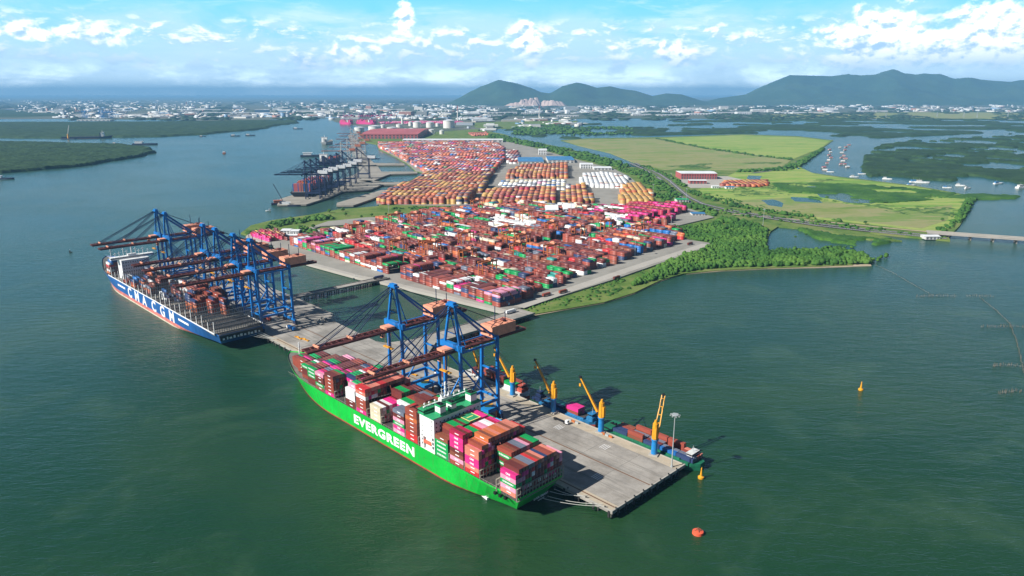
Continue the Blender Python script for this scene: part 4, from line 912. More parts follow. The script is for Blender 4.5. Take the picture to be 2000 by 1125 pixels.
# ------------------------------------------------------------------ ship-to-shore crane; x along the wharf, y seaward
def make_sts(mb_, mboom, mhouse, loc, rz, label, group, sc_=1.0, boom_up=0.0, g=37.0, apex=103.0, zb=69.0, out=80.0, back=36.0, w_=19.0, simple=False, rails=6.0):
    r = empty('quay_crane', loc, rz, label, 'crane', group); hw = w_ / 2; z0 = rails
    def P(n): return MB()
    LW, LT = 2.3, 1.9
    for x in (-hw, hw):
        for y in (0, -g):
            m = MB(); m.bar((x, y, z0 + 4), (x * (.92 if y == 0 else .92), y, zb + (4.5 if y == 0 else 2)), LW, LT); m.build('leg', mb_, r)
    for y in (0, -g):
        m = MB(); m.bar((-hw - 4, y, z0 + 4.6), (hw + 4, y, z0 + 4.6), 1.8, 2.0); sb = m.build('sill_beam', mb_, r)
        m = MB()
        for x in (-hw - 3.4, -hw, hw, hw + 3.4): m.box(x - 1.5, x + 1.5, y - .8, y + .8, z0 + .3, z0 + 3.4)
        m.build('bogie', M['navy'], sb)
    m = MB(); m.box(-hw - 3.0, hw + 3.0, -1.6, 1.6, zb + .6, zb + 5.0); m.build('portal_beam', mb_, r)
    m = MB(); m.box(-hw, hw, -g - 1.2, -g + 1.2, zb + .6, zb + 3.6); m.build('portal_beam', mb_, r)
    for x in (-hw, hw):
        m = MB(); m.bar((x, 0, z0 + 15), (x, -g, z0 + 15), 1.7, 2.2); m.bar((x * .93, 0, zb - 1), (x * .93, -g, zb - 1), 1.2, 1.6)
        m.bar((x, -g, z0 + 16), (x * .93, -.5, zb - 3), 1.1)
        m.bar((x, 0, z0 + 16), (x * .97, -g * .5, z0 + 15 + (zb - z0 - 15) * .5), .9)
        m.build('side_brace', mb_, r)
    m = MB(); m.bar((-hw * .95, -g, z0 + 38), (hw * .95, -g, z0 + 38), 1.2); m.build('cross_brace', mb_, r); m = MB(); m.bar((-hw, -g, z0 + 16), (hw, -g, z0 + 16), 1.5)
    m.build('cross_brace', mb_, r)
    if not simple:
        m = MB(); m.bar((-hw * .95, 0, z0 + 17), (hw * .95, 0, z0 + 17), 1.2); m.build('cross_brace', mb_, r); m = MB()
        for k_ in range(9):                                       # stair tower on a landside leg
            z = z0 + 5 + k_ * 7; m.bar((hw + 1.6, -g - 1.4, z), (hw + 1.6, -g - 4.2, z + 3.5), .4); m.bar((hw + 1.6, -g - 4.2, z + 3.5), (hw + 1.6, -g - 1.4, z + 7), .4); m.box(hw + .6, hw + 2.6, -g - 4.6, -g - 3.6, z + 3.4, z + 3.6)
        m.build('stair_tower', mb_, r)
    # A-frame
    m = MB()
    for x in (-1, 1):
        m.bar((x * hw * .9, 0, zb + 4), (x * 2.6, -.5, apex), 1.7, 1.5)
        m.bar((x * hw * .85, -g, zb + 2), (x * 2.4, -1.0, apex - 1.5), 1.3, 1.3)
        m.bar((x * hw * .70, -g, zb + 2), (x * 1.5, -1.0, apex - .5), .8, .8)
        if not simple: m.bar((x * 4.4, -9, zb + 2), (x * 2.6, -1.0, apex - 6), .7)
        for k_ in range(5):
            t = (k_ + .5) / 5.5; z = zb + 4 + (apex - zb - 4) * t; m.box(-(hw * .9 * (1 - t) + 2.6 * t), (hw * .9 * (1 - t) + 2.6 * t), -.5, .1, z, z + .6) if k_ in (1, 3) else None
    m.box(-4.6, 4.6, -2.6, 1.8, apex - .8, apex + .6); m.box(-3.4, 3.4, -2, 1.2, apex + .6, apex + 2.2); m.build('apex_frame', mb_, r)
    # boom and girder
    def girder(y0, y1, name, up=0.0):
        q = MB(); n = max(3, int(abs(y1 - y0) / 5.5))
        cs, sn = math.cos(up), math.sin(up)
        def T(y, dz): return (y0 + (y - y0) * cs - dz * sn * 0, zb + (y - y0) * sn + dz)
        for x in (-3.5, 3.5):
            a, b = T(y0, -.4), T(y1, -.4); q.bar((x, a[0], a[1]), (x, b[0], b[1]), 1.25, 2.3)
            a, b = T(y0, 1.6), T(y1, 1.6)
            xx = x * 1.36; q.bar((xx, a[0], a[1] + .2), (xx, b[0], b[1] + .2), .16); q.bar((xx, a[0], a[1] - 1.2), (xx, b[0], b[1] - 1.2), 1.0, .12)
        for k_ in range(n + 1):
            y = y0 + (y1 - y0) * k_ / n; a = T(y, .4); q.bar((-3.5, a[0], a[1]), (3.5, a[0], a[1]), .55)
            if k_ < n:
                b = T(y0 + (y1 - y0) * (k_ + 1) / n, .4); q.bar((-3.5 if k_ % 2 else 3.5, a[0], a[1]), (3.5 if k_ % 2 else -3.5, b[0], b[1]), .3)
        return q.build(name, mboom, r)
    girder(-g - back, 2, 'girder'); girder(2, out, 'boom', boom_up)
    cs, sn = math.cos(boom_up), math.sin(boom_up)
    def bp(y, x): return (x, 2 + (y - 2) * cs, zb + (y - 2) * sn + 1)
    m = MB()
    for x in (-3.5, 3.5):
        x2 = x * .7
        for y in (out * .52, out * .88): m.bar((x2, 0, apex), bp(y, x), .5)
        if not simple:
            for y in (out * .54, out * .90): m.bar((x2 * .6, 0, apex + .6), bp(y, x * .8), .26)
        m.bar((x2, -1, apex), (x, -g - back + 8, zb + 2), .42)
    if not simple:
        for y in (-g - 6, -g - 17): m.bar((0, y, zb + 9), (0, y, zb + 18 + (6 if y > -g - 10 else 0)), .5)
    m.build('stay', M['navy'], r)
    for y in (out * .52, out * .88): 
        p = bp(y, 0); fr = MB(); fr.box(-4.0, 4.0, p[1] - .6, p[1] + .6, p[2] - .3, p[2] + 1.2); fr.build('stay_anchor', M['salmon'] if not simple else mboom, r)
    m = MB(); y1 = -g + 3; y0 = -g - 22
    m.box(-6.6, 6.6, y0, y1, zb + 2.2, zb + 10.4); ho = m.build('machinery_house', mhouse, r)
    m = MB()
    for k_ in range(4): m.box(-6.7, 6.7, y0 + 2 + k_ * 6, y0 + 2.5 + k_ * 6, zb + 10.4, zb + 10.7)
    m.box(-4.8, -2.8, y1 + .0, y1 + .15, zb + 3, zb + 6.5); m.box(1.0, 3.4, y1, y1 + .15, zb + 4, zb + 7); m.box(-2, 2, y0 + 6, y0 + 9, zb + 10.7, zb + 12)
    m.build('roof_rib', mboom, ho)
    ty = 7.0 if not simple else 3
    m = MB(); m.box(-4.6, 4.6, ty - 4, ty + 4, zb + .9, zb + 2.6); m.box(-2.6, .6, ty + 4.5, ty + 7.2, zb - 5.2, zb - 2.0); to = m.build('trolley', M['salmon'] if not simple else mboom, r)
    if not simple:
        m = MB(); m.box(-2.7, .7, ty + 6.4, ty + 7.3, zb - 4.6, zb - 3.0); m.build('cab_window', M['glass'], to)
        m = MB()
        for x in (-2, 2):
            for yy in (ty - 1.5, ty + 1.5): m.bar((x, yy, zb), (x, yy, zb - 15), .12)
        m.box(-6.0, 6.0, ty - 1.2, ty + 1.2, zb - 15.8, zb - 15.0); m.build('spreader', M['yellow'], to)
    r.scale = (sc_,) * 3
    return r
# y seaward: rotation A0 keeps x along the wharf and +y towards the ships
mk1 = make_sts(M['blue'], M['boom'], M['salmon'], W(154, 5, 0), A0, 'nearest blue quay crane, its boom over the middle of the green ship', 'blue quay cranes on the wharf')
mk2 = copy_tree(mk1, label='blue quay crane with its boom over the bow of the green ship', loc=W(226, 5, 0))
for s_, lab in [(482, 'nearest of the blue quay cranes at the blue ship stern'), (523, 'second blue quay crane from the stern of the blue ship'), (570, 'third blue quay crane from the stern of the blue ship'), (604, 'fourth blue quay crane from the stern of the blue ship'), (725, 'fifth blue quay crane, near one of the pair at the blue bow'), (757, 'farthest blue quay crane of the pair at the blue ship bow')]:
    copy_tree(mk1, label=lab, loc=W(s_, 6, 0))

# ------------------------------------------------------------------ pedestal cranes on the landward edge
def pedestal(s, n, ang, tilt, l_, label, lattice=False):
    r = empty('pedestal_crane', W(s, n, 0), A0 + ang, label, 'crane', 'yellow pedestal cranes along the wharf edge')
    m = MB(); m.box(-3.2, 3.2, -3.2, 3.2, 6.0, 6.9); m.build('footing', M['bare'], r)
    m = MB(); m.cyl(0, 0, 6.9, 18, 2.2, 2.0, 16); m.cyl(0, 0, 17.4, 18.2, 2.7, 2.7, 16); m.build('column', M['pedblue'], r)
    m = MB(); m.cyl(0, 0, 18.2, 30, 2.3, 1.9, 10); m.box(-2.6, -1.4, -1.4, 1.4, 19.0, 27); m.cyl(0, 0, 30, 32.5, 1.3, .8, 8); t_ = m.build('tower', M['yellow'], r)
    m = MB(); m.box(2.0, 3.6, -1.2, 1.2, 19.6, 22.0); m.build('operator_cab', M['glass'], t_)
    a = Vector((1.8, 0, 19.5)); b = a + Vector((math.cos(tilt), 0, math.sin(tilt))) * l_; m = MB()
    if lattice:
        for y in (-1.5, 1.5): m.bar(a + Vector((0, y, 0)), b + Vector((0, y * .7, 0)), .65)
        for k_ in range(5):
            p = a.lerp(b, (k_ + .6) / 5); m.bar(p + Vector((0, -1.4, 0)), p + Vector((0, 1.4, 0)), .5)
    else:
        for i in range(8):
            p, q = a.lerp(b, i / 8), a.lerp(b, (i + 1) / 8); m.bar(p, q, 1.9 - .12 * i, 1.7 - .1 * i)
    m.build('boom', M['yellow'], r)
    m = MB(); m.bar(b - Vector((.8, 0, 0)), b + Vector((.9, 0, .4)), 1.6); m.build('boom_head', M['black'], r)
    m = MB(); m.bar((0, -.6, 32), b + Vector((0, -.5, .3)), .16); m.bar((0, .6, 32), b + Vector((0, .5, .3)), .16)
    m.bar(b, b - Vector((0, 0, 9 if lattice else 5)), .14); m.build('hoist_rope', M['black'], r)
    m = MB(); e = b - Vector((0, 0, 9 if lattice else 5)); m.box(e.x - .7, e.x + .7, -.5, .5, e.z - 2.2, e.z); m.build('hook_block', M['yellow'], r)
pedestal(23.3, 77.6, R(-72), R(60), 29, 'yellow and blue pedestal crane with open lattice boom near the wharf end', True)
pedestal(71.1, 78.2, R(8), R(56), 31, 'second pedestal crane from the wharf end, solid yellow boom raised')
pedestal(119.3, 78.4, R(6), R(57), 31, 'third pedestal crane from the wharf end, solid yellow boom raised')
pedestal(165.4, 78.4, R(4), R(52), 30, 'fourth pedestal crane, behind the nearest blue quay crane')
pedestal(205, 78.4, R(10), R(66), 24, 'farthest pedestal crane, seen between the legs of the blue crane')

# ------------------------------------------------------------------ masts
def mast(loc, h, label, grp='floodlight masts', big=False):
    r = empty('floodlight_mast', loc, 0, label, 'light mast', grp)
    m = MB(); m.cyl(0, 0, 0, h, .5 if big else .45, .28, 8); m.cyl(0, 0, 0, 1, .9, .9, 8); m.build('pole', M['galv'], r)
    m = MB(); m.cyl(0, 0, h - .6, h - .1, 2.4 if big else 1.6, 2.4 if big else 1.6, 12)
    for k_ in range(8): a = k_ * math.pi / 4; rr = 3.1 if big else 2.2; m.box(rr * math.cos(a) - .4, rr * math.cos(a) + .4, rr * math.sin(a) - .4, rr * math.sin(a) + .4, h - 1.1, h - .5)
    m.build('lamp_ring', M['galv'], r); return r
mast(W(4.9, 71.7, 6), 39, 'tall slim floodlight mast on the near corner of the wharf', big=True)
MP = [((620, 250), 'beside the yard front'), ]

# ------------------------------------------------------------------ barges on the landward side
M['bgreen'] = mat('barge_green', (.01, .14, .07), .55, var=.2, vscale=.3); M['bblue'] = mat('barge_blue', (.02, .16, .34), .55, var=.2, vscale=.3)
M['bwhite'] = mat('barge_white', (.60, .62, .60), .5, var=.1, vscale=.3, dirt=((.3, .15, .1), .5, .5)); M['bred'] = mat('barge_red', (.42, .08, .05), .55, var=.2, vscale=.3)
def barge(s0, s1, n, b, z, hullm, railm, label, house='bow', housec=None, rz=0.0):
    """s1 < s0 end is the bow (towards the wharf end)"""
    l_ = s0 - s1; r = empty('cargo_barge', W(s0, n, 0), A0 + math.pi + rz, label, 'barge'); hb = b / 2
    m = MB(); out = [(0, -hb * .85), (2, -hb), (l_ * .84, -hb), (l_ * .94, -hb * .72), (l_, -hb * .25), (l_, hb * .25), (l_ * .94, hb * .72), (l_ * .84, hb), (2, hb), (0, hb * .85)]
    m.prism(out, -1.5, z * .55, 0); m.prism([(x * 1.004 - .2, y * 1.02) for x, y in out], z * .55, z, 1); m.build('hull', [hullm, railm], r)
    m = MB(); m.box(l_ * .16, l_ * .84, -hb * .80, -hb * .72, z, z + 1.2); m.box(l_ * .16, l_ * .84, hb * .72, hb * .80, z, z + 1.2); m.box(l_ * .16, l_ * .163, -hb * .72, hb * .72, z, z + 1.2); m.box(l_ * .837, l_ * .84, -hb * .72, hb * .72, z, z + 1.2); m.build('coaming', railm, r)
    m = MB(); m.box(l_ * .165, l_ * .835, -hb * .7, hb * .7, z + .01, z + .3); m.build('cargo_floor', M['hatch'], r)
    x = 3 if house == 'stern' else l_ * .87
    if house:
        m = MB(); m.box(x, x + 6, -hb * .55, hb * .55, z, z + 3); m.box(x + .8, x + 5, -hb * .42, hb * .42, z + 3, z + 5.4); m.box(x + .4, x + 5.4, -hb * .5, hb * .5, z + 5.4, z + 5.7); ho = m.build('deckhouse', housec or M['bwhite'], r)
        m = MB(); m.box(x + .7, x + 5.1, -hb * .43, hb * .43, z + 3.9, z + 4.8); m.build('window_band', M['glass'], ho)
        m = MB(); m.bar((x + 3, 0, z + 5.7), (x + 3, 0, z + 10), .25); m.bar((x + 3, -1.2, z + 8.6), (x + 3, 1.2, z + 8.6), .2); m.build('mast', M['galv'], ho)
    m = MB()
    for k_ in range(7):
        xx = 1.5 + k_ * 1.0; m.cyl(xx, -hb * .6, z, z + 1.2, .35, .3, 6); m.box(xx, xx + .6, hb * .3, hb * .5, z, z + .5 + (k_ % 3) * .5)
    for k_ in range(int(l_ / 9)): m.cyl(4 + k_ * 9, hb * 1.04, z * .3, z * .8, .7, .7, 8); m.cyl(4 + k_ * 9, -hb * 1.04, z * .3, z * .8, .7, .7, 8)
    m.build('deck_gear', M['black'], r); return r
barge(78, -6, 93, 20, 5.2, M['bgreen'], M['bgreen'], 'long green and blue barge with scattered maroon containers at the wharf end', 'bow')
barge(142, 86, 92, 14, 5.0, M['bred'], M['bblue'], 'blue-railed barge with red bottom and one magenta-topped stack', 'bow', M['bblue'])
barge(236, 160, 92, 15, 5.4, M['bred'], M['bwhite'], 'white and red barge loaded with mixed containers behind the blue crane', 'bow', M['bred'])
barge(158, 140, 98, 9, 2.5, M['navy'] , M['navy'], 'small dark workboat in the shade between two barges', 'stern', M['navy'])
def bc(s, n, z, paint, label):
    loc = W(s, n, z); d = Vector((loc.x, loc.y, loc.z - HC)).length
    add_cont(loc, A0, paint, (CL * CW * .55 + CL * CH * .4 + 2) / d ** 2 * 1e4, label, 'LBL' if paint in ('brick red', 'maroon') and int(s) % 2 else None)
KN = {88.5: 87.6, 91: 91.0, 93.6: 94.4, 96.2: 98.0}; KS = {58: 60, 45.5: 46, 33: 32, 20.5: 18, 9: 4.4}
spec3 = [(58, 88.5, 0, 'navy', 0), (58, 91, 0, 'navy', 0), (58, 93.6, 0, 'brick red', 0), (58, 96.2, 0, 'rust brown', 0), (45.5, 88.5, 0, 'rust brown', 1), (45.5, 88.5, 1, 'brick red', 1), (45.5, 91, 0, 'slate grey', 0), (45.5, 93.6, 0, 'slate grey', 0), (45.5, 96.2, 0, 'rust brown', 1), (45.5, 96.2, 1, 'brick red', 1),
         (33, 88.5, 0, 'navy', 0), (33, 91, 0, 'maroon', 0), (33, 93.6, 0, 'slate grey', 0), (33, 96.2, 0, 'brick red', 1), (33, 96.2, 1, 'brick red', 1), (20.5, 88.5, 0, 'blue', 0), (20.5, 91, 0, 'slate grey', 0), (20.5, 96.2, 0, 'brick red', 1), (20.5, 96.2, 1, 'brick red', 1), (9, 88.5, 0, 'navy', 0), (9, 91, 0, 'slate grey', 0), (9, 93.6, 0, 'brick red', 0), (9, 96.2, 0, 'salmon', 0)]
for i, (s, n, t, p, _) in enumerate(spec3):
    bc(KS[s], KN[n], 5.6 + t * TP, p, f'{p} container, {ORD[[58, 45.5, 33, 20.5, 9].index(s)]} slot from stern, {ORD[[88.5, 91, 93.6, 96.2].index(n)]} row, {["lower", "upper"][t]} tier, green barge')
for i, (s, n, t, p) in enumerate([(124, 88.8, 0, 'navy'), (124, 91.6, 0, 'teal'), (124, 94.4, 0, 'teal'), (108, 88.8, 0, 'brick red'), (108, 91.6, 0, 'maroon'), (108, 94.4, 0, 'magenta'), (108, 88.8, 1, 'magenta'), (108, 91.6, 1, 'magenta'), (108, 94.4, 1, 'magenta')]):
    bc(s, n, 5.4 + t * TP, p, f'{p} container, {ORD[[88.8, 91.6, 94.4].index(n)]} row from the wharf, {["lower", "upper"][t]} tier, {"fore" if s == 108 else "aft"} stack, blue-railed barge')
S1 = (219, 205, 191, 177)
for s in S1:
    for j, n in enumerate((87.4, 90.2, 93.0, 95.8)):
        for t in range([2, 3, 3, 2][S1.index(s)]):
            p = pick(['brick red', 'maroon', 'magenta', 'navy', 'pale pink'], [5, 4, 1, 1, 1]) if j < 3 else pick(['green', 'brick red'], [3, 1])
            if s == 177 and j < 2: p = ['white', 'green'][t % 2]
            bc(s, n, 5.8 + t * TP, p, f'{p} container, {ORD[S1.index(s)]} slot from stern, {ORD[j]} row, {ORD[t]} tier, white barge')

# ------------------------------------------------------------------ vehicles and gear on the wharf
def truck(loc, rz, label, cabm, paint=None, grp='container trucks in the port'):
    r = empty('container_truck', loc, rz, label, 'truck', grp)
    m = MB(); m.box(5.4, 7.6, -1.2, 1.2, .9, 3.4); m.box(7.6, 8.0, -1.1, 1.1, .9, 2.0); c_ = m.build('cab', cabm, r)
    m = MB(); m.box(7.55, 7.63, -1.05, 1.05, 2.1, 3.1); m.build('windscreen', M['glass'], c_)
    m = MB(); m.box(-7, 5.2, -.5, .5, .9, 1.3); m.box(-7, 5.2, -1.2, -1.0, 1.1, 1.35); m.box(-7, 5.2, 1.0, 1.2, 1.1, 1.35)
    for k_ in range(7): m.box(-7 + k_ * 2, -6.8 + k_ * 2, -1.2, 1.2, 1.1, 1.34)
    m.build('trailer', M['black'], r)
    m = MB()
    for x in (-5.8, -4.5, 4.2, 6.6):
        for y in (-1.1, 1.1): m.bar((x, y - .22, .5), (x, y + .22, .5), 1.0, 1.0, n=10)
    m.build('wheel', M['rubber'], r)
    if paint:
        o = bpy.data.objects.new('shipping_container', ME_C); COL.objects.link(o); o.location = Vector(loc) + Vector((math.cos(rz), math.sin(rz), 0)) * -1.0 + Vector((0, 0, 1.36)); o.rotation_euler = (0, 0, rz); o.color = (*PAINT[paint], 1)
        tag(o, ' '.join(f'{paint} container on the {label}'.split()[:16]), 'container', 'containers carried on trucks')
    return r
truck(W(104, 70, 6), A0 + math.pi, 'empty flatbed truck with white cab on the wharf by the blue barge', M['white'])
truck(W(296, 30, 6), A0 + math.pi, 'truck with a white cab crossing the wharf near the green bow', M['white'], None)
truck(W(190, 20, 6), A0, 'truck parked under the nearest blue quay crane', M['white'], 'rust brown')
truck(W(332, 240, 6), A0 - math.pi / 2, 'white truck leaving the wide approach bridge', M['white'], 'white')
truck(W(572, 222, 6), A0 + math.pi / 2, 'dark truck on the narrow approach bridge', M['black'], 'navy')
for i, (px_, py_, pt, lab) in enumerate([(1068, 578, 'brick red', 'truck with a red box on the yard road near the shore'), (1100, 572, 'brick red', 'second truck on the yard road, red box'), (1205, 545, 'maroon', 'maroon loaded truck halfway along the yard road'), (1348, 478, 'maroon', 'maroon loaded truck at the far corner of the yard road')]):
    p = at(px_, py_, 4.1); truck(p, A0 - math.pi / 2, lab, M['white'], pt)
hop = empty('grab_hopper', W(222, 30, 6), A0, 'blue and yellow steel hopper on orange legs under the second blue crane', 'hopper')
m = MB(); m.box(-6, 6, -5, 5, 6, 9); m.build('bin', M['pedblue'], hop); m = MB(); m.cyl(0, 0, 9, 12, 3.0, 5.6, 4); m.build('funnel', M['yellow'], hop)
m = MB()
for x in (-5.4, 5.4):
    for y in (-4.4, 4.4): m.bar((x, y, 0), (x, y, 6), 1.1)
m.build('leg', M['rtg'], hop)
hop2 = copy_tree(hop, label='blue and yellow steel hopper under the nearest blue crane', loc=W(150, 36, 6))
for i, (s, n, lab) in enumerate([(424, 22, 'yellow lifting frame left one near the blue stern ropes'), (414, 24, 'yellow lifting frame right one near the blue stern ropes'), (262, 46, 'yellow lifting frame lying between the two blue cranes')]):
    m = MB(); m.box(-6, -5.4, -1.2, 1.2, 0, 1.1); m.box(5.4, 6, -1.2, 1.2, 0, 1.1); m.box(-5.4, 5.4, -.9, -.5, .4, .9); m.box(-5.4, 5.4, .5, .9, .4, .9); m.box(-1.2, 1.2, -.5, .5, .4, 1.9)
    o = m.build('lifting_frame', M['yellow']); o.location = W(s, n, 6.03); o.rotation_euler = (0, 0, A0 + .1 * i); tag(o, lab, 'spreader', 'spare lifting frames on the wharf')
truck(W(455, 30, 6), A0, 'truck with white cab waiting beside the nearest crane of the blue ship', M['white'], 'blue')
truck(W(505, 28, 6), A0, 'truck under the second crane of the blue ship', M['white'], 'brick red')
truck(W(240, 62, 6), A0, 'truck on the landward lane behind the two near cranes', M['white'], 'maroon')
for i in range(6):
    m = MB(); m.box(-1.5, 1.5, -.6, .6, 0, 1.3); o = m.build('lashing_bin', M['rtg'] if i % 2 else M['galv']); o.location = W(100 - i * 3.5 + (i > 2) * -22, 76.5, 6.03); o.rotation_euler = (0, 0, A0)
    tag(o, f'small {["grey", "orange"][i % 2]} gear bin, {ORD[i]} along the landward edge of the wharf', 'bin', 'gear bins on the wharf edge')
# loose tanks and crates on the wharf beside the cranes
for i, (s, n, lab) in enumerate([(452, 62, 'white flatbed trailer row by the blue crane, nearest'), (456, 66, 'white flatbed trailer second in its row by the blue crane'), (460, 70, 'white flatbed trailer third in its row by the blue crane'), (464, 75, 'white flatbed trailer farthest in its row')]):
    m = MB(); m.box(-6, 6, -1.25, 1.25, .9, 1.3)
    for x in (-4.8, -3.5, 4.5): m.bar((x, -1.2, .45), (x, 1.2, .45), .9, .9, n=8, m=1)
    o = m.build('flatbed_trailer', [M['bare'], M['rubber']]); o.location = W(s, n, 6); o.rotation_euler = (0, 0, A0); tag(o, lab, 'trailer', 'flatbed trailers on the wharf')
# ------------------------------------------------------------------ container yards (the mass beyond the individually built ones)
BX, BC = [], []          # boxes: cx, cy, z0, z1, hx, hy, rot ; colours
def put_box(cx, cy, z0, z1, hx, hy, rot, col): BX.append((cx, cy, z0, z1, hx, hy, rot)); BC.append(col)
def jit(c_):
    v = random.uniform(.82, 1.16); return tuple(min(.9, q * v) for q in c_)
NEARP = [at(x, y, 4) for x, y in [(990, 601), (985, 603), (765, 552), (745, 545), (705, 535), (562, 496), (548, 484), (640, 458), (700, 443), (860, 414), (960, 405), (1322, 405), (1338, 413), (1300, 440), (1250, 441), (1330, 455), (1330, 470), (1180, 521), (1050, 571), (1010, 592)]]
NEARP = [(p.x, p.y) for p in NEARP]
def inside(p, poly): return bool(inpoly(np.array([p[0]]), np.array([p[1]]), poly)[0])
def proj(p):
    y, z = p.y, p.z - HC; zc = y * math.cos(TH) - z * math.sin(TH); yc = y * math.sin(TH) + z * math.cos(TH)
    return 1000 + F * p.x / zc, 562.5 - F * yc / zc
MIX = (['maroon', 'brick red', 'rust brown', 'magenta', 'green', 'navy', 'white', 'cream', 'pale pink', 'blue', 'red', 'orange', 'slate grey', 'teal'], [32, 32, 16, 2, 8, 6, 6, 5, 1, 4, 3, 5, 3, 2])
ZONES = [((962, 434, 1052, 458), ['white', 'white', 'cream', 'brick red'], [7, 3, 1, 1], 3), ((1225, 398, 1345, 442), ['magenta', 'crimson', 'maroon', 'brick red'], [3, 5, 4, 3], 5), ((1150, 405, 1250, 428), ['green', 'white', 'magenta', 'maroon'], [1, 3, 3, 3], 3),
         ((1180, 424, 1240, 446), ['white', 'green', 'white'], [4, 1, 2], 3), ((545, 470, 600, 500), ['magenta', 'crimson', 'brick red', 'white', 'green'], [2, 3, 6, 3, 1], 4), ((1065, 400, 1130, 415), ['white', 'slate grey', 'cream'], [4, 1, 1], 4)]
def zone(p):
    x, y = proj(p)
    for (a, b, c_, d), cl, wt, mh in ZONES:
        if a < x < c_ and b < y < d: return cl, wt, mh
    return MIX[0], MIX[1], None
def block(frame, rot, s_list, n0, nrows, z, L_, hfun, cfun, poly, pitch=2.86):
    hs = {}
    for i, s in enumerate(s_list):
        for r in range(nrows):
            p = frame(s, n0 + r * pitch); hs[i, r] = hfun(i, r, p) if inside((p.x, p.y), poly) else 0
    for (i, r), h in hs.items():
        if not h: continue
        p = frame(s_list[i], n0 + r * pitch)
        lo = min(hs.get((i, r - 1), 0), hs.get((i - 1, r), 0), hs.get((i, r + 1), 0))
        for t in range(min(lo, h - 1), h):
            put_box(p.x, p.y, z + t * 2.9, z + t * 2.9 + 2.86, L_ / 2, 1.36, rot, jit(PAINT[cfun(i, r, t, p)]))
fn = lambda s, n: W(s, n)
sl_ = [354 + 14.3 * i for i in range(55) if not (556 < 354 + 14.3 * i < 586)]
# front stacks, one paint to a column
state = {}
def hf(i, r, p):
    k_ = i
    if k_ not in state: state[k_] = (random.choice([5, 5, 6, 6, 7]) if i % 6 else 4)
    q = state[k_] - (1 if (r > 8 and i % 3 == 0) else 0); return max(1, q)
def cf(i, r, t, p):
    if i == 0: return ['maroon', 'brick red'][t % 2]
    k_ = ('c', i, t // 2 if i % 2 else t)
    if k_ not in state: state[k_] = pick(['brick red', 'maroon', 'magenta', 'white', 'green', 'pale pink', 'navy', 'blue', 'crimson'], [20, 12, 2, 6, 4, 1, 3, 1, 0])
    return state[k_] if (r + t) % 5 else pick(*MIX)
block(fn, A0, sl_, 252, 13, 4.0, 13.1, hf, cf, NEARP)
nb = 298
while nb < 1130:
    state2 = {}; ph = random.random() * 10
    def hf2(i, r, p, nb=nb, ph=ph):
        cl, wt, mh = zone(p); q = fbm(np.array([i * 1.0 + nb]), np.array([ph]), 5, 77)[0]
        if vnoise(np.array([i * 1.0]), np.array([nb * .37]), 2.2, 91)[0] < .09 and mh is None: return 0
        return max(0, min(6, (mh or int(2.6 + q * 4.4)) - (1 if random.random() < .25 else 0)))
    def cf2(i, r, t, p, st_=state2):
        k_ = (i, r // 3, t // 2)
        if k_ not in st_:
            cl, wt, mh = zone(p); q_ = (i - 1, r // 3, t // 2); st_[k_] = st_[q_] if q_ in st_ and random.random() < .4 else pick(cl, wt)
        return st_[k_]
    shift = random.uniform(-4, 4)
    block(fn, A0, [s + shift for s in sl_], nb, 6, 4.0, 13.2, hf2, cf2, NEARP)
    nb += 29.0
# small yard of magenta boxes beside the white sheds on the left
LP = [(p.x, p.y) for p in [at(x, y, 3) for x, y in [(492, 462), (498, 456), (545, 455), (552, 460), (560, 470), (520, 474)]]]
flat('yard_pavement', [(480, 462), (490, 452), (640, 448), (660, 446), (655, 456), (545, 476), (520, 476)], 3.9, M['bare'], 2.0)
for j in range(7): block(fn, A0, [905 + 13 * i for i in range(14)], 215 + j * 24, 5, 3.9, 12.0, lambda i, r, p: 2 + (i + r) % 2, lambda i, r, t, p, j=j: ['crimson', 'magenta', 'crimson', 'maroon', 'rust brown', 'yellow', 'rust brown'][(r + j) % 7], LP)
# second yard (yellow and rust) and third yard (mixed)
g0 = at(920, 401, 3.6); g1 = at(975, 335, 3.6); u2 = (g1 - g0); u2.z = 0; u2.normalize(); v2 = Vector((u2.y, -u2.x, 0)); rot2 = math.atan2(v2.y, v2.x)
f2 = lambda s, n: g0 + u2 * n + v2 * s - Vector((0, 0, 3.6))
def poly(px): return [(p.x, p.y) for p in [at(x, y, 3.6) for x, y in px]]
def fill(px, cl, wt, hmax, dn=26, rows=6, thr=.07, z=3.6, L_=13.2, run=2):
    pg = poly(px); c0 = [((p[0] - g0.x) * v2.x + (p[1] - g0.y) * v2.y, (p[0] - g0.x) * u2.x + (p[1] - g0.y) * u2.y) for p in pg]
    s0, s1 = min(c_[0] for c_ in c0), max(c_[0] for c_ in c0); n0, n1 = min(c_[1] for c_ in c0), max(c_[1] for c_ in c0)
    n = n0 + 2; sl = list(np.arange(s0 + 6, s1, 13.5)); seed = random.randint(0, 999)
    while n < n1:
        st_ = {}
        def h_(i, r, p, n=n): return 0 if vnoise(np.array([i * 1.0]), np.array([n * .3]), 2.5, seed)[0] < thr else max(1, int(hmax * (.62 + .42 * vnoise(np.array([i * 1.0]), np.array([n * .1]), 7, seed + 4)[0])) - (random.random() < .12))
        def c_(i, r, t, p, st_=st_):
            k_ = (i // run, t // 2)
            if k_ not in st_: st_[k_] = pick(cl, wt)
            return st_[k_] if random.random() < .8 else pick(cl, wt)
        block(f2, rot2, sl, n, rows, z, L_, h_, c_, pg); n += dn
Y = ['yellow', 'orange', 'rust brown', 'brick red', 'maroon', 'navy', 'slate grey', 'cream']; YW = [10, 6, 8, 7, 3, 1, 1, 1]
fill([(738, 399), (765, 380), (815, 355), (838, 342), (920, 345), (968, 340), (958, 352), (945, 370), (918, 399)], Y, YW, 7.4, dn=21)
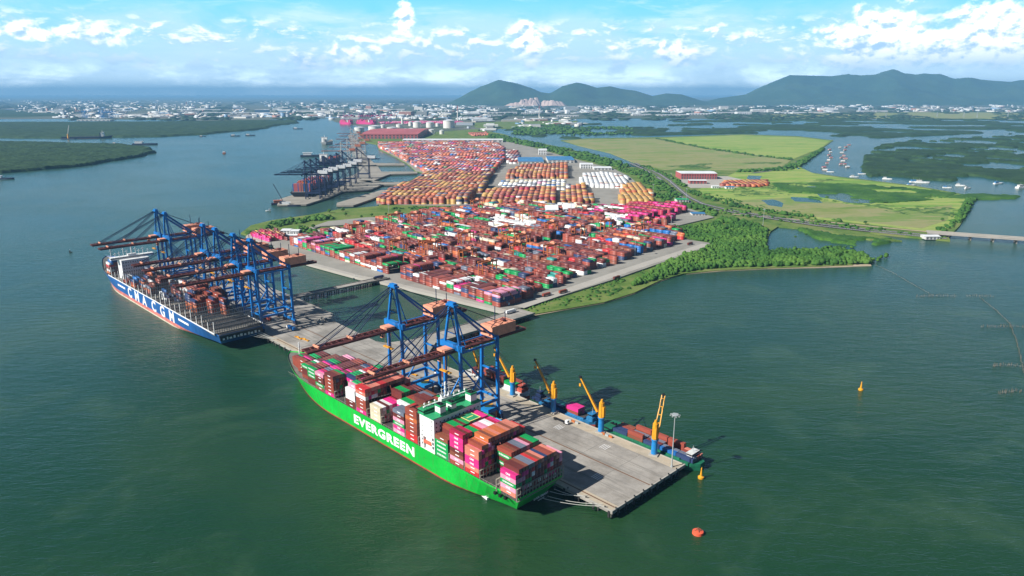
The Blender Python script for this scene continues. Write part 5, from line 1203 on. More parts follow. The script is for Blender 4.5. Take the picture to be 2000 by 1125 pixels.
fill([(838, 341), (800, 318), (770, 302), (742, 290), (740, 282), (860, 280), (965, 280), (985, 292), (985, 318), (970, 336), (940, 343)], ['brick red', 'orange', 'magenta', 'navy', 'blue', 'white', 'salmon', 'maroon', 'pale pink', 'green', 'red'], [11, 10, 1, 4, 3, 4, 6, 6, 1, 1, 3], 6.4, dn=27)
fill([(988, 349), (1000, 336), (1020, 327), (1108, 324), (1112, 336), (1108, 349)], Y, YW, 6.4)
fill([(943, 401), (948, 386), (965, 377), (1085, 372), (1092, 380), (1085, 401)], ['brick red', 'yellow', 'maroon', 'orange', 'crimson', 'white'], [5, 7, 4, 4, 2, 1], 6.6)
fill([(1095, 398), (1095, 384), (1120, 372), (1140, 366), (1150, 385), (1165, 397)], Y, YW, 6.4)
fill([(1212, 398), (1212, 376), (1222, 366), (1252, 362), (1272, 382), (1272, 400)], ['yellow', 'yellow', 'orange', 'cream'], [6, 5, 3, 1], 4.6, dn=16, rows=5)
fill([(1134, 366), (1136, 343), (1170, 341), (1225, 348), (1220, 368)], ['white', 'white', 'cream', 'brick red'], [9, 4, 1, 1], 4.4, dn=16.5)
fill([(975, 372), (980, 353), (1108, 351), (1112, 371)], ['white', 'cream', 'slate grey', 'blue', 'pale pink'], [6, 4, 3, 1, 1], 1.2, dn=22, rows=2, thr=.2)
fill([(985, 315), (990, 296), (1010, 296), (1020, 318), (1000, 322)], ['brick red', 'navy', 'maroon', 'white'], [4, 2, 3, 2], 4, dn=34)
fill([(740, 239), (900, 238), (905, 241), (745, 242)], ['magenta', 'crimson', 'pale pink', 'navy', 'maroon'], [6, 3, 2, 2, 2], 5, dn=60, rows=10)
fill([(915, 261), (950, 259), (955, 264), (925, 266)], ['brick red', 'salmon', 'orange'], [3, 2, 2], 4, dn=40)
fill([(1408, 363), (1418, 355), (1496, 354), (1500, 362), (1480, 365)], ['orange', 'brick red', 'yellow', 'maroon'], [6, 3, 3, 1], 3, dn=20)

# ------------------------------------------------------------------ rubber-tyred yard cranes
r0 = empty('yard_crane', (0, 0, 0), 0, 'orange gantry crane', 'crane', 'orange yard gantry cranes')
for x in (-3.6, 3.6):
    for y in (-11.5, 11.5):
        m = MB(); m.bar((x, y, 1.4), (x, y, 20), 1.1, .9); m.build('leg', M['rtg'], r0)
for x in (-3.6, 3.6):
    m = MB(); m.bar((x, -13, 20.8), (x, 13, 20.8), 1.4, 1.8); m.build('girder', M['rtg'], r0)
for y in (-11.5, 11.5):
    m = MB(); m.bar((-5.6, y, 1.8), (5.6, y, 1.8), 1.1, 1.1); m.bar((-3.6, y, 13), (3.6, y, 13), .6); m.bar((-3.6, y, 19.4), (3.6, y, 19.4), .8); m.build('sill_beam', M['rtg'], r0)
    m = MB()
    for x in (-5.2, -3.0, 3.0, 5.2): m.bar((x, y - .35, .7), (x, y + .35, .7), 1.4, 1.4, n=10)
    m.build('wheel', M['rubber'], r0)
m = MB(); m.box(-4.2, 4.2, -5, -1, 21.8, 23.6); m.box(1.4, 3.0, -1.2, .6, 17.4, 19.6); m.box(-2, 2, -4.4, -2, 23.6, 24.6); m.build('trolley', M['salmon'], r0)
m = MB(); m.box(-6.2, -4.2, 9, 14, 2.4, 5.2); m.build('power_pack', M['white'], r0); r0.scale = (1.12, 1.12, 1.2)
RT = [(697, 466, 'beside the grey lot at the left end of the yard'), (766, 444, 'by the grass edge left of the yard'), (817, 441, 'near the grass, left of centre in the yard'), (905, 484, 'in the middle of the yard below the white stacks'), (786, 497, 'left of centre near the blue stacks'), (822, 503, 'just left of the yard middle'), (845, 503, 'just right of the paved aisle'),
      (940, 412, 'at the back of the near yard by the hedge'), (985, 470, 'left of the white stacks'), (1003, 480, 'below the white stacks'), (1022, 486, 'between green-topped stacks at mid yard'), (1000, 508, 'in front of the white stacks, one block lower'), (1080, 508, 'right of centre behind the front stacks'), (1030, 436, 'behind the white stacks'),
      (1070, 462, 'right of the white stacks'), (1192, 455, 'near the right edge, upper part'), (1240, 468, 'at the right edge beside blue stacks'), (1265, 454, 'at the back right corner of the near yard'), (1130, 470, 'right half of the yard, middle block'), (870, 455, 'upper left of the white stacks'), (915, 520, 'behind the tall white front stack'), (950, 545, 'nearest one behind the front stacks')]
for i, (x, y, lab) in enumerate(RT):
    p = at(x, y, 4); d = p - O; n = d.dot(V); s = d.dot(U); n = 298 + 29 * round((n - 305) / 29) + 7.1
    L_ = 'orange gantry crane ' + lab
    if i == 0: r0.location = W(s, n, 4); r0.rotation_euler = (0, 0, A0); r0['label'] = L_
    else: copy_tree(r0, label=L_, loc=W(s, n, 4), rz=A0)
for i, (x, y, lab) in enumerate([(868, 274, 'left'), (902, 400, 'fourth'), ]): pass
for x, y, lab in [(1310, 455, 'tall thin light mast at the right end of the yard'), (1150, 500, 'light mast right of the yard middle'), (905, 500, 'light mast in the yard middle'), (1275, 385, 'light mast beside the yellow stacks'), (1115, 425, 'light mast near the white warehouse tops'), (985, 440, 'light mast left of the white stacks'), (845, 470, 'light mast above the paved aisle'), (735, 500, 'light mast at the left front of the yard'),
                  (1030, 545, 'light mast behind the front brown stacks'), (1240, 500, 'light mast by the yard road'), (1490, 440, 'light mast on the embankment road'), (1310, 360, 'light mast by the highway'), (1340, 395, 'light mast at the highway junction'), (760, 430, 'light mast on the grass edge of the yard')]:
    mast(at(x, y, 4), 32, lab)

# ------------------------------------------------------------------ buildings
def bld(name, x0, x1, y, depth, h, wall, roof, label, cat='building', rz=None, group=None, gable=.12, bays=0, z=2.0):
    """front edge runs between two points of the ground; a real box with roof, doors and windows"""
    a, b = at(x0, y, z), at(x1, y if not isinstance(rz, tuple) else rz[0], z); d = b - a; l_ = d.length; ang = math.atan2(d.y, d.x)
    r = empty(name, a, ang, label, cat, group)
    m = MB(); m.box(0, l_, 0, depth, -.5, h); w_ = m.build('wall', wall, r)
    m = MB(); e = h * gable + 1.0; o = .8
    m.add([(-o, -o, h + .05), (l_ + o, -o, h + .05), (l_ + o, depth + o, h + .05), (-o, depth + o, h + .05), (-o, depth / 2, h + e), (l_ + o, depth / 2, h + e)], [(0, 1, 5, 4), (2, 3, 4, 5), (0, 4, 3), (1, 2, 5), (3, 2, 1, 0)])
    m.build('roof', roof, r)
    if bays:
        m = MB(); st = l_ / bays
        for i in range(bays): m.box(i * st + st * .25, i * st + st * .75, -.12, .05, 0.2, h * .5)
        m.build('door', M['lashgrey'], w_)
        m = MB()
        for i in range(bays): m.box(i * st + st * .2, i * st + st * .8, -.1, .05, h * .64, h * .82)
        m.build('window', M['glass'], w_)
    return r
bld('warehouse', 702, 816, 271, 700, 26, M['roofred'], M['roofred'], 'very long warehouse with dusty red roof beside the river and white tanks', 'warehouse', gable=.35, bays=16)
bld('warehouse', 786, 982, 278.5, 110, 14, M['wallpale'], M['roofwhite'], 'long white roofed shed along the back of the far container yard', 'warehouse', bays=20)
bld('warehouse', 1012, 1062, 322, 190, 12, M['wallpale'], M['roofblue'], 'blue roofed warehouse, left one of two, behind the yellow stacks', 'warehouse', bays=6)
bld('warehouse', 1070, 1122, 319, 170, 12, M['wallpale'], M['roofblue'], 'blue roofed warehouse, right one of two, by the tree belt', 'warehouse', bays=6)
bld('office_building', 1052, 1068, 303, 40, 22, M['white'], M['roofwhite'], 'white office block behind the two blue roofed warehouses', bays=5)
bld('office_building', 1134, 1158, 330, 45, 16, M['white'], M['roofwhite'], 'white port office near the stacks of white containers', bays=5)
bld('warehouse', 1160, 1195, 333, 60, 8, M['wallpale'], M['roofwhite'], 'low pale shed right of the white port office', 'warehouse', bays=5)
bld('factory_building', 1330, 1400, 350, 75, 17, M['roofred'], M['roofwhite'], 'white roofed factory with red lower walls standing in the green field', 'factory', bays=14, gable=.1, z=2.7)
bld('workshop', 1347, 1380, 359, 22, 9, M['roofred'], M['roofwhite'], 'small red and white workshop in front of the field factory', 'workshop', bays=5, z=2.7)
bld('workshop', 1418, 1434, 368.5, 14, 5, M['white'], M['roofblue'], 'small green-blue roofed shed below the timber stacks in the field', 'workshop', bays=3, z=2.7)
bld('workshop', 1391, 1404, 367.5, 12, 5, M['white'], M['roofwhite'], 'small white shed left of the timber stacks in the field', 'workshop', bays=3, z=2.7)
bld('shed', 549, 566, 457, 22, 6, M['white'], M['roofwhite'], 'small white shed beside trees at the left end of the near yard', 'shed', bays=3, z=3.9)
bld('shed', 568, 583, 458, 20, 6, M['white'], M['roofwhite'], 'white shed nearest the dark trees on the left point', 'shed', bays=3, z=3.9)
bld('shed', 552, 580, 464, 12, 4, M['wallpale'], M['roofwhite'], 'low pale open shed in front of the two white sheds', 'shed', bays=5, z=3.9)
bld('warehouse', 1066, 1090, 422, 38, 13, M['white'], M['roofwhite'], 'white round-roofed store, left of two, at the back of the near yard', 'warehouse', gable=.5, bays=4, z=4)
bld('warehouse', 1100, 1122, 420, 38, 13, M['white'], M['roofwhite'], 'white store, right of two, at the back of the near yard', 'warehouse', gable=.5, bays=4, z=4)
bld('warehouse', 1012, 1055, 406, 40, 9, M['roofred'], M['roofwhite'], 'white roofed shed with red walls behind the near yard', 'warehouse', bays=6, z=4)
bld('workshop', 1272, 1292, 410, 30, 10, M['white'], M['roofwhite'], 'white workshop among magenta stacks at the right back of the yard', 'workshop', bays=4, z=4)
bld('workshop', 1352, 1377, 422, 22, 5, M['wallpale'], M['roofblue'], 'blue roofed sheds by the road junction right of the yard', 'workshop', bays=4, z=2.5)
bld('toll_canopy', 1322, 1345, 395, 26, 6, M['wallpale'], M['evdark'], 'green roofed gate canopy beside the highway junction', 'gate', bays=4, z=3.3)
bld('restaurant', 1808, 1836, 467.5, 18, 5, M['wallpale'], M['roofwhite'], 'pale roadside building at the left end of the river bridge', 'building', bays=4, z=2.2)
# tanks
def tank(x, y, wpx, hpx, label):
    p = at(x, y, 2); sc_ = F / p.y; R_ = wpx / sc_ / 2; h = hpx / sc_
    r = empty('storage_tank', p, 0, label, 'storage tank', 'white tanks beyond the red warehouse')
    m = MB(); m.cyl(0, 0, 0, h, R_, R_, 28); m.build('shell', M['tank'], r)
    m = MB(); m.cyl(0, 0, h, h * 1.14, R_ * 1.01, R_ * .25, 28); m.build('roof', M['roofwhite'], r)
    m = MB(); m.cyl(0, 0, h * .97, h * 1.01, R_ * 1.03, R_ * 1.03, 28); m.build('rim', M['galv'], r)
for x, y, a, b, l_ in [(702, 256, 19, 7, 'white tank leftmost, just above the red warehouse'), (732, 255, 24, 8.5, 'broad white tank, second from the left above the red warehouse'), (766, 256, 20, 7, 'white tank, third from left above the red warehouse'), (748, 250, 9, 6, 'small white tank between the second and third big tanks'), (780, 249, 12, 6, 'small white tank right of the third big tank'),
                       (786, 243, 4.5, 12, 'tall slim white silo behind the tanks'), (802, 246, 8, 7, 'small white tank left of the two equal tanks'), (815, 249, 16, 10, 'white tank, left of two equal tanks in the back row'), (840, 249, 15, 9.5, 'white tank, right of two equal tanks in the back row'), (855, 247, 8, 6, 'little white tank left of the giant tank'),
                       (877, 250, 22, 14, 'giant pale cream tank, tallest of all'), (828, 262, 13, 8, 'white tank in the front row, left of three'), (843, 262, 12, 8.5, 'white tank in the front row, middle of three'), (863, 262, 9, 7, 'white tank in the front row, right of three'), (803, 256, 11, 5, 'low white tank right above the warehouse end'), (792, 256, 10, 4.5, 'low white tank above the warehouse, next to the end')]: tank(x, y, a, b, l_)
def chimney(x, yb, yt, label, rb=3.0, stripes=True):
    p = at(x, yb, 2); h = (yb - yt) * p.y / F; r = empty('chimney', p, 0, label, 'chimney', 'distant chimneys')
    m = MB(); m.cyl(0, 0, 0, h * .7, rb * 1.5, rb, 10); m.build('stack', M['tank'], r)
    m = MB(); m.cyl(0, 0, h * .7, h, rb, rb * .8, 10); m.build('top_band', M['roofred'] if stripes else M['tank'], r)
for x, yb, yt, l_, rb in [(1053, 230, 208, 'tall slim chimney below the quarry', 4), (894, 238, 208, 'tall slim chimney right of the giant tank', 4), (773, 232, 224, 'short thick white chimney behind the pink quay', 9), (365, 210, 200, 'smoking chimney on the far left horizon', 9), (1418, 214, 210, 'thin chimney over the white factories, right one', 5), (1394, 216, 210, 'thin chimney over the white factories, left one', 5)]: chimney(x, yb, yt, l_, rb)
for i, (x, y, h) in enumerate([(1882, 229, 60), (1908, 230, 58), (1968, 228, 62), (1830, 228, 52), (1730, 230, 50)]):
    r = empty('pylon', at(x, y, 2), 0, f'pale lattice pylon on the dry plain at the right, {ORD[i]} of the row', 'pylon', 'pylons on the plain')
    m = MB()
    for a in (-1, 1):
        for b in (-1, 1): m.bar((a * 5, b * 5, 0), (a * 1, b * 1, h), 1.4)
    for k_ in range(4): z = h * (k_ + 1) / 5; w_ = 5 - 4 * z / h; m.bar((-w_, 0, z), (w_, 0, z), 1.0)
    m.build('tower', M['galv'], r); m = MB()
    for z in (h * .72, h * .84, h * .96): m.bar((-9, 0, z), (9, 0, z), 1.3)
    m.build('crossarm', M['galv'], r)
# white factories in the far band
fc = {}
FB = sorted([(1142, 1176, 219, 120, 14), (1182, 1198, 215, 90, 16), (1236, 1272, 226, 160, 16), (1246, 1290, 219, 150, 14), (1285, 1342, 227, 150, 15), (1296, 1336, 220, 120, 12), (1345, 1392, 224, 130, 14), (1352, 1400, 218, 100, 10), (1398, 1440, 222, 150, 16), (1440, 1468, 224, 120, 30), (1470, 1496, 219, 120, 34),
      (1500, 1512, 220, 80, 40), (1520, 1575, 222, 160, 16), (1548, 1572, 222.6, 90, 18), (1600, 1628, 216, 90, 36), (1585, 1640, 221, 130, 14), (1678, 1734, 219, 90, 18), (1855, 1900, 213, 60, 12), (1910, 1935, 212, 60, 14), (1950, 1975, 214, 70, 12), (946, 1010, 222, 120, 16), (952, 980, 227, 100, 12), (1018, 1050, 223, 110, 16), (1088, 1130, 228, 90, 12),
      (905, 922, 232, 120, 16), (925, 955, 235, 100, 14), (560, 640, 219, 150, 16), (470, 560, 223, 150, 16), (392, 470, 222, 160, 14), (235, 295, 229, 120, 14), (300, 345, 226, 100, 14), (345, 430, 216, 130, 14), (120, 185, 206, 160, 14), (150, 215, 236, 80, 8), (720, 790, 215, 150, 14), (700, 735, 219, 140, 14), (655, 672, 219, 110, 24), (820, 880, 217, 140, 12)])
for i, (a, b, y, dp, h) in enumerate(FB):
    side = 'left' if a < 640 else ('middle' if a < 1140 else ('right of quarry' if a < 1500 else 'far right'))
    fc[side] = fc.get(side, -1) + 1; L_ = f'{["white", "pale grey", "off-white"][i % 3]} {"tall" if h > 20 else "long"} factory hall, {ORD[fc[side]]} from left, {side} far town'
    bld('factory_hall', a, b, y, dp, h, M['white'] if i % 3 == 0 else M['wallpale'], M['roofwhite'], L_, 'factory', None, 'far factory halls', bays=0 if y < 222 else 8)
# town of small houses: the larger ones singly, the rest as one mass
TX, TC = [], []
REG = [(0, 640, 196, 231, 1500), (640, 960, 203, 234, 800), (960, 1500, 207, 222, 650), (1500, 2000, 203, 219, 620), (-400, 0, 198, 225, 250), (2000, 2500, 204, 218, 250), (1000, 1130, 230, 250, 60), (900, 960, 230, 256, 40)]
tw = []
for (xa, xb, ya, yb, n) in REG:
    for _ in range(n):
        x, y = random.uniform(xa, xb), ya + (yb - ya) * random.random() ** 1.0
        if 0 < x < 110 and 222 < y < 234: continue
        if vnoise(np.array([x]), np.array([y * 4]), 26, 5)[0] < .34: continue
        p = at(x, y, 1.6); l_ = random.choice([18, 25, 40, 60, 90, 150]) * random.uniform(.7, 1.3); d = l_ * random.uniform(.3, .8); h = random.choice([7, 9, 12, 16, 22]) * (2.2 if random.random() < .05 else 1)
        tw.append((l_ * h / p.y ** 2 * (1 + l_ / 80), p, l_, d, h, random.uniform(-.4, .4)))
tw.sort(key=lambda q: -q[0])
cols = [(.62, .64, .64), (.5, .52, .52), (.40, .36, .30), (.30, .34, .38), (.68, .66, .6), (.34, .16, .12), (.12, .24, .38), (.22, .23, .22)]
cn = ['white', 'grey', 'tan', 'slate', 'cream', 'brick', 'blue', 'dark']
hm = {n: mat('house_' + n, c_, .7) for n, c_ in zip(cn, cols)}
for i, (a, p, l_, d, h, rz) in enumerate(tw[:150]):
    ci = random.choices(range(8), [6, 4, 2, 2, 3, 1, 1, 1])[0]; x, y = proj(p)
    zn = 'far left' if x < 300 else 'left' if x < 640 else 'behind the tanks' if x < 960 else 'under the hills' if x < 1500 else 'far right'
    r = empty('house', p, rz, f'{cn[ci]} {"tower block" if h > 24 else "long building" if l_ > 80 else "town building"}, distant town, {zn}', 'building', f'{cn[ci]} {"tower" if h > 24 else "long" if l_ > 80 else "town"} buildings of the distant town, {zn}')
    m = MB(); m.box(-l_ / 2, l_ / 2, -d / 2, d / 2, 0, h); m.build('wall', hm[cn[ci]], r)
    m = MB(); e = 2.5; m.add([(-l_ / 2 - .5, -d / 2 - .5, h + .03), (l_ / 2 + .5, -d / 2 - .5, h + .03), (l_ / 2 + .5, d / 2 + .5, h + .03), (-l_ / 2 - .5, d / 2 + .5, h + .03), (-l_ / 2, 0, h + e), (l_ / 2, 0, h + e)], [(0, 1, 5, 4), (2, 3, 4, 5), (0, 4, 3), (1, 2, 5)])
    m.build('roof', hm[cn[(ci + 4) % 5]], r)
def boxes_obj(name, B_, C_, m):
    B_ = np.array(B_, float); n = len(B_); c_, s_ = np.cos(B_[:, 6]), np.sin(B_[:, 6]); V_ = np.zeros((n, 8, 3))
    for k_, (a, b) in enumerate([(-1, -1), (1, -1), (1, 1), (-1, 1)]):
        x = a * B_[:, 4]; y = b * B_[:, 5]
        for j, z in ((0, 2), (4, 3)):
            V_[:, k_ + j, 0] = B_[:, 0] + x * c_ - y * s_; V_[:, k_ + j, 1] = B_[:, 1] + x * s_ + y * c_; V_[:, k_ + j, 2] = B_[:, z]
    f = np.array([(4, 5, 6, 7), (0, 1, 5, 4), (1, 2, 6, 5), (2, 3, 7, 6), (3, 0, 4, 7)])
    F_ = (f[None] + (np.arange(n) * 8)[:, None, None]).reshape(-1, 4)
    return big_mesh(name, V_.reshape(-1, 3), F_, m, np.repeat(np.array(C_)[:, None], 5, 1).reshape(-1, 3))
M['plaincol'] = bpy.data.materials.new('town_walls'); M['plaincol'].use_nodes = True; _t = NT(M['plaincol'].node_tree)
_t.put(_t.n['Principled BSDF'].inputs['Base Color'], _t.node('ShaderNodeAttribute', attribute_name='Col').outputs['Color'])
tb = [(p.x, p.y, 0, h, l_ / 2, d / 2, rz) for (a, p, l_, d, h, rz) in tw[150:]]
tag(boxes_obj('town', tb, [random.choices(cols, [6, 4, 2, 2, 3, 1, 1, 1])[0] for _ in tb], M['plaincol']), 'mass of tiny pale houses of the town along the horizon', 'town', None, 'stuff')
P_ = []
for _ in range(9000):
    x, y = random.uniform(-300, 2300), 197 + 38 * random.random() ** 1.1
    if vnoise(np.array([x]), np.array([y * 5]), 40, 15)[0] < .42 or (x < 110 and y > 221): continue
    p = at(x, y, 1.6); P_.append((p.x, p.y))
P_ = np.array(P_); tag(clumps('far_trees', P_, P_[:, 1] / 10000 * rng.uniform(25, 75, len(P_)), rng.uniform(7, 14, len(P_)), M['leaff'], False), 'dark clumps of trees scattered through the distant town', 'trees', None, 'stuff')
# ------------------------------------------------------------------ far port: darker cranes, ships, boats
M['hullnavy'] = mat('dark_hull_paint', (.02, .03, .06), .5, var=.2, vscale=.1)
def simple_ship(loc, rz, L_, B, zd, hullm, label, stacks=None, sup=.2, cat='cargo ship', bands=None, cranes=0):
    r = empty('cargo_ship', loc, rz, label, cat)
    make_hull(L_, B, zd, zd + 5, [(1.0, 1)], [M['hullred'], hullm], r)
    m = MB(); x = L_ * sup; m.box(x, x + L_ * .05, -B * .42, B * .42, zd - 1, zd + 22); m.box(x + 1, x + L_ * .05 + 1, -B * .5, B * .5, zd + 22.02, zd + 25); m.bar((x + 5, 0, zd + 25), (x + 5, 0, zd + 36), 1.2); s_ = m.build('superstructure', M['white'], r)
    m = MB(); m.box(x - .1, x + L_ * .05 + 1.1, -B * .505, B * .505, zd + 23.2, zd + 24.3); m.build('window_band', M['glass'], s_)
    m = MB(); m.box(x - 10, x - 3, -4, 4, zd - 1, zd + 20); m.build('funnel', hullm, r)
    if stacks:
        m = MB(); mats = [M['hatch'], M['roofred'], M['rtg'], M['cmablue'], M['pinkhull']]
        for i in range(int(L_ * .88 / 14)):
            x0 = L_ * .06 + i * 14
            if abs(x0 - L_ * sup) < 14: continue
            w_ = B * .46 * min(1, (L_ - x0) / (L_ * .22)); h = stacks[1] * random.uniform(.4, 1.0)
            k_ = -w_
            while k_ < w_ - 2: m.box(x0, x0 + 12.2, k_, k_ + 2.45, zd - .5, zd + 1 + 2.6 * int(h + random.random()), random.choice(stacks[0])); k_ += 2.5
        m.build('deck_cargo', mats, r)
    for c_ in range(cranes):
        m = MB(); x0 = L_ * (.3 + .5 * c_ / max(1, cranes - 1)) if cranes > 1 else L_ * .9; m.cyl(x0, 0, zd - 1, zd + 16, 1.6, 1.4, 8); m.bar((x0, 0, zd + 14), (x0 + 20, 0, zd + 22), 1.2); m.build('deck_crane', M['yellow'], r)
    return r
a, b = at(598, 396, 0), at(728, 322, 0); d = (b - a); ang2 = math.atan2(d.y, d.x); du = d.normalized(); dv = Vector((du.y, -du.x, 0))
simple_ship(at(585, 389, 0) - dv * 0, ang2, 330, 48, 16, M['hullnavy'], 'dark container ship with tall rust-red stacks at the far port', ([0, 1, 1, 2, 3], 8), .62, 'container ship')
cranes2 = make_sts(M['navy'], M['navy'], M['roofwhite'], at(600, 392, 0), ang2, 'dark blue quay crane nearest at the far port, white machinery house', 'dark blue cranes of the far port', simple=True, sc_=.92)
for i, (x, y, lab) in enumerate([(622, 383, 'second dark blue quay crane of the far port'), (650, 374, 'third dark blue quay crane of the far port'), (672, 362, 'fourth dark blue quay crane of the far port'), (700, 352, 'farthest dark blue quay crane of the far port, by a sandy platform'), (611, 387, 'dark blue quay crane between the nearest and second ones of the far port'), (637, 378, 'dark blue quay crane between the second and third ones of the far port'), (661, 368, 'dark blue quay crane between the third and fourth ones of the far port')]):
    copy_tree(cranes2, label=lab, loc=at(x, y, 0))
M['boomsal'] = mat('far_boom_salmon', (.46, .15, .08), .6); M['galvw'] = mat('crane_offwhite_paint', (.50, .50, .48), .5)
c3 = make_sts(M['galvw'], M['boomsal'], M['boomsal'], at(668, 328, 0), ang2, 'pale quay crane with salmon boom, nearest of its row beyond the dark ones', 'pale cranes with salmon booms', simple=True, sc_=.85)
for i, (x, y) in enumerate([(680, 318), (690, 311), (700, 303), (688, 298), (692, 290), (686, 284)]):
    copy_tree(c3, label=f'pale quay crane with salmon boom, {ORD[i + 1]} of its row beyond the dark cranes', loc=at(x, y, 0))
for i, (x, y, L_, lab) in enumerate([(628, 323, 300, 'white-bridged ship berthed under the pale salmon-boom cranes'), (632, 283, 180, 'small pale ship moored far up the river by thin masts')]):
    simple_ship(at(x, y, 0), ang2 - .1, L_ * .7, 34, 13, M['hullnavy'] if not i else M['galvw'], lab, ([0, 1, 2, 3], 3) if not i else None, .12, 'cargo ship')
for i, (x0, x1, lab) in enumerate([(663, 688, 'smaller magenta container ship at the distant quay'), (695, 734, 'larger magenta container ship at the distant quay, right of the smaller')]):
    p0, p1 = at(x1, 243.5, 0), at(x0, 242.5, 0); dd = p1 - p0
    simple_ship(p0, math.atan2(dd.y, dd.x), dd.length, 46 if i else 36, 18, M['pinkhull'], lab, ([4, 4, 1, 4], 9), .25, 'container ship')
M['purple'] = mat('far_crane_purple', (.20, .06, .20), .6)
c4 = make_sts(M['purple'], M['pinkhull'], M['pinkhull'], at(672, 241, 0), R(150), 'distant magenta quay crane, leftmost above the magenta ships', 'distant magenta cranes', simple=True, sc_=.9)
for i, x in enumerate([682, 702, 712, 722, 732, 745, 760]): copy_tree(c4, label=f'distant magenta quay crane, {ORD[i + 1]} from the left above the magenta ships', loc=at(x, 241 - (i > 4), 0))
c5 = make_sts(M['pedblue'], M['pedblue'], M['roofwhite'], at(163, 231, 0), R(170), 'distant bright blue quay crane across the river, leftmost', 'distant bright blue cranes on the left', simple=True, sc_=1.0)
for i, x in enumerate([168, 196, 202, 208, 214, 220]): copy_tree(c5, label=f'distant bright blue quay crane across the river, {ORD[i + 1]} from the left', loc=at(x, 232.5, 0))
simple_ship(at(121, 271.5, 0), math.atan2(*(lambda q: (q.y, q.x))(at(221, 270, 0) - at(121, 271.5, 0))) , (at(221, 270, 0) - at(121, 271.5, 0)).length, 32, 11, M['hullnavy'], 'dark bulk carrier lying before the long mangrove island on the left', None, .78, 'cargo ship', None, 0)
r = empty('floating_crane', at(134, 272, 0), 0, 'tall pale floating crane beside the dark bulk carrier', 'crane')
m = MB(); m.box(-40, 40, -12, 12, 0, 5); m.build('pontoon', M['hullnavy'], r); m = MB(); m.cyl(0, 0, 5, 30, 6, 4, 10); m.build('tower', M['yellow'], r)
m = MB(); m.bar((0, 0, 28), (14, 0, 78), 2.4); m.bar((0, 0, 28), (6, 0, 60), 1.0); m.build('jib', M['galvw'], r)
# small craft
def boat(x, y, L_, label, hullm, housem, rz=0.0, grp='small boats on the river'):
    r = empty('boat', at(x, y, 0), rz, label, 'boat', grp); B = L_ * .24; m = MB()
    m.prism([(-L_ / 2, -B * .42), (L_ * .2, -B / 2), (L_ * .42, -B * .3), (L_ / 2, 0), (L_ * .42, B * .3), (L_ * .2, B / 2), (-L_ / 2, B * .42)], -.8, L_ * .06 + 1.0); m.build('hull', hullm, r)
    z = L_ * .06 + 1.0; m = MB(); m.box(-L_ * .4, -L_ * .1, -B * .32, B * .32, z, z + L_ * .07 + 1.5); m.box(-L_ * .42, -L_ * .06, -B * .36, B * .36, z + L_ * .07 + 1.5, z + L_ * .07 + 1.8); c_ = m.build('cabin', housem, r)
    m = MB(); m.bar((-L_ * .25, 0, z + 2), (-L_ * .25, 0, z + L_ * .16 + 3), .3); m.build('mast', M['galv'], c_); return r
for x, y, l_, lab, hm_, ho_, rz in [(438, 300, 52, 'orange and white ferry alone in mid river', M['rtg'], M['white'], 1.9), (284, 283, 120, 'long dark river barge off the tip of the near island', M['hullnavy'], M['white'], R(8)), (227, 281, 40, 'small dark boat between the barge and the near island', M['hullnavy'], M['wallpale'], 0),
    (460, 266, 60, 'dark boat below the tip of the long island', M['hullnavy'], M['wallpale'], 0), (489, 265, 60, 'dark boat rightmost below the long island', M['hullnavy'], M['wallpale'], 0), (396, 267, 40, 'tiny dark boat by the shore of the long island', M['hullnavy'], M['wallpale'], 0), (8, 350, 60, 'white topped barge cut by the left edge of the view', M['hullnavy'], M['white'], R(5)),
    (582, 252, 70, 'tiny dark ship in the middle of the far river', M['hullnavy'], M['white'], 0), (614, 306, 110, 'white and dark supply vessel left of the pale cranes', M['hullnavy'], M['white'], R(10)), (556, 399, 60, 'dark tug with a raised jib at the far port corner', M['hullnavy'], M['boomsal'], R(20)), (571, 403, 55, 'white workboat moored at the far port corner', M['hullnavy'], M['white'], R(4)), (524, 412, 12, 'tiny white speedboat left of the grassy point', M['white'], M['white'], R(200)),
    (138, 493, 5, 'tiny dark dinghy alone on the river at left', M['black'], M['black'], 0), (946, 970, 9, 'small white launch lying against the green hull near its stern', M['white'], M['white'], A0 - .2), (700, 548.5 - 4, 14, 'small dark boat by the narrow approach bridge', M['hullnavy'], M['wallpale'], .4)]:
    boat(x, y, l_, lab, hm_, ho_, rz)
r = empty('tug_jib_crane', at(552, 398, 5), 0, 'dark crawler crane with a long raised jib on the far port corner', 'crane')
m = MB(); m.box(-6, 6, -4, 4, 0, 6); m.build('body', M['hullnavy'], r); m = MB(); m.bar((2, 0, 5), (-18, 0, 46), 1.2); m.build('jib', M['hullnavy'], r)
# floating fish farms and moored boats in the side river
k_ = 0
def raft(x, y, l_, label, roofm):
    r = empty('floating_house', at(x, y, 0), random.uniform(-.3, .3), label, 'raft house', 'raft houses moored in the side river')
    m = MB(); m.box(-l_ / 2, l_ / 2, -l_ / 3, l_ / 3, -.3, .6); m.build('platform', M['wood'], r); m = MB(); m.box(-l_ * .35, l_ * .35, -l_ * .2, l_ * .2, .6, 3.6); m.build('wall', M['wallpale'], r)
    m = MB(); q = l_ * .4; m.add([(-q, -l_ * .25, 3.6), (q, -l_ * .25, 3.6), (q, l_ * .25, 3.6), (-q, l_ * .25, 3.6), (-q, 0, 5.6), (q, 0, 5.6)], [(0, 1, 5, 4), (2, 3, 4, 5), (0, 4, 3), (1, 2, 5), (3, 2, 1, 0)]); m.build('roof', roofm, r)
cl = [(1620, 293), (1622, 298), (1619, 304), (1623, 309), (1618, 314), (1615, 320), (1609, 328), (1611, 333), (1652, 288), (1650, 294), (1644, 299), (1648, 305), (1651, 311), (1646, 316), (1643, 309), (1650, 322), (1655, 327), (1642, 322), (1658, 284), (1640, 289)]
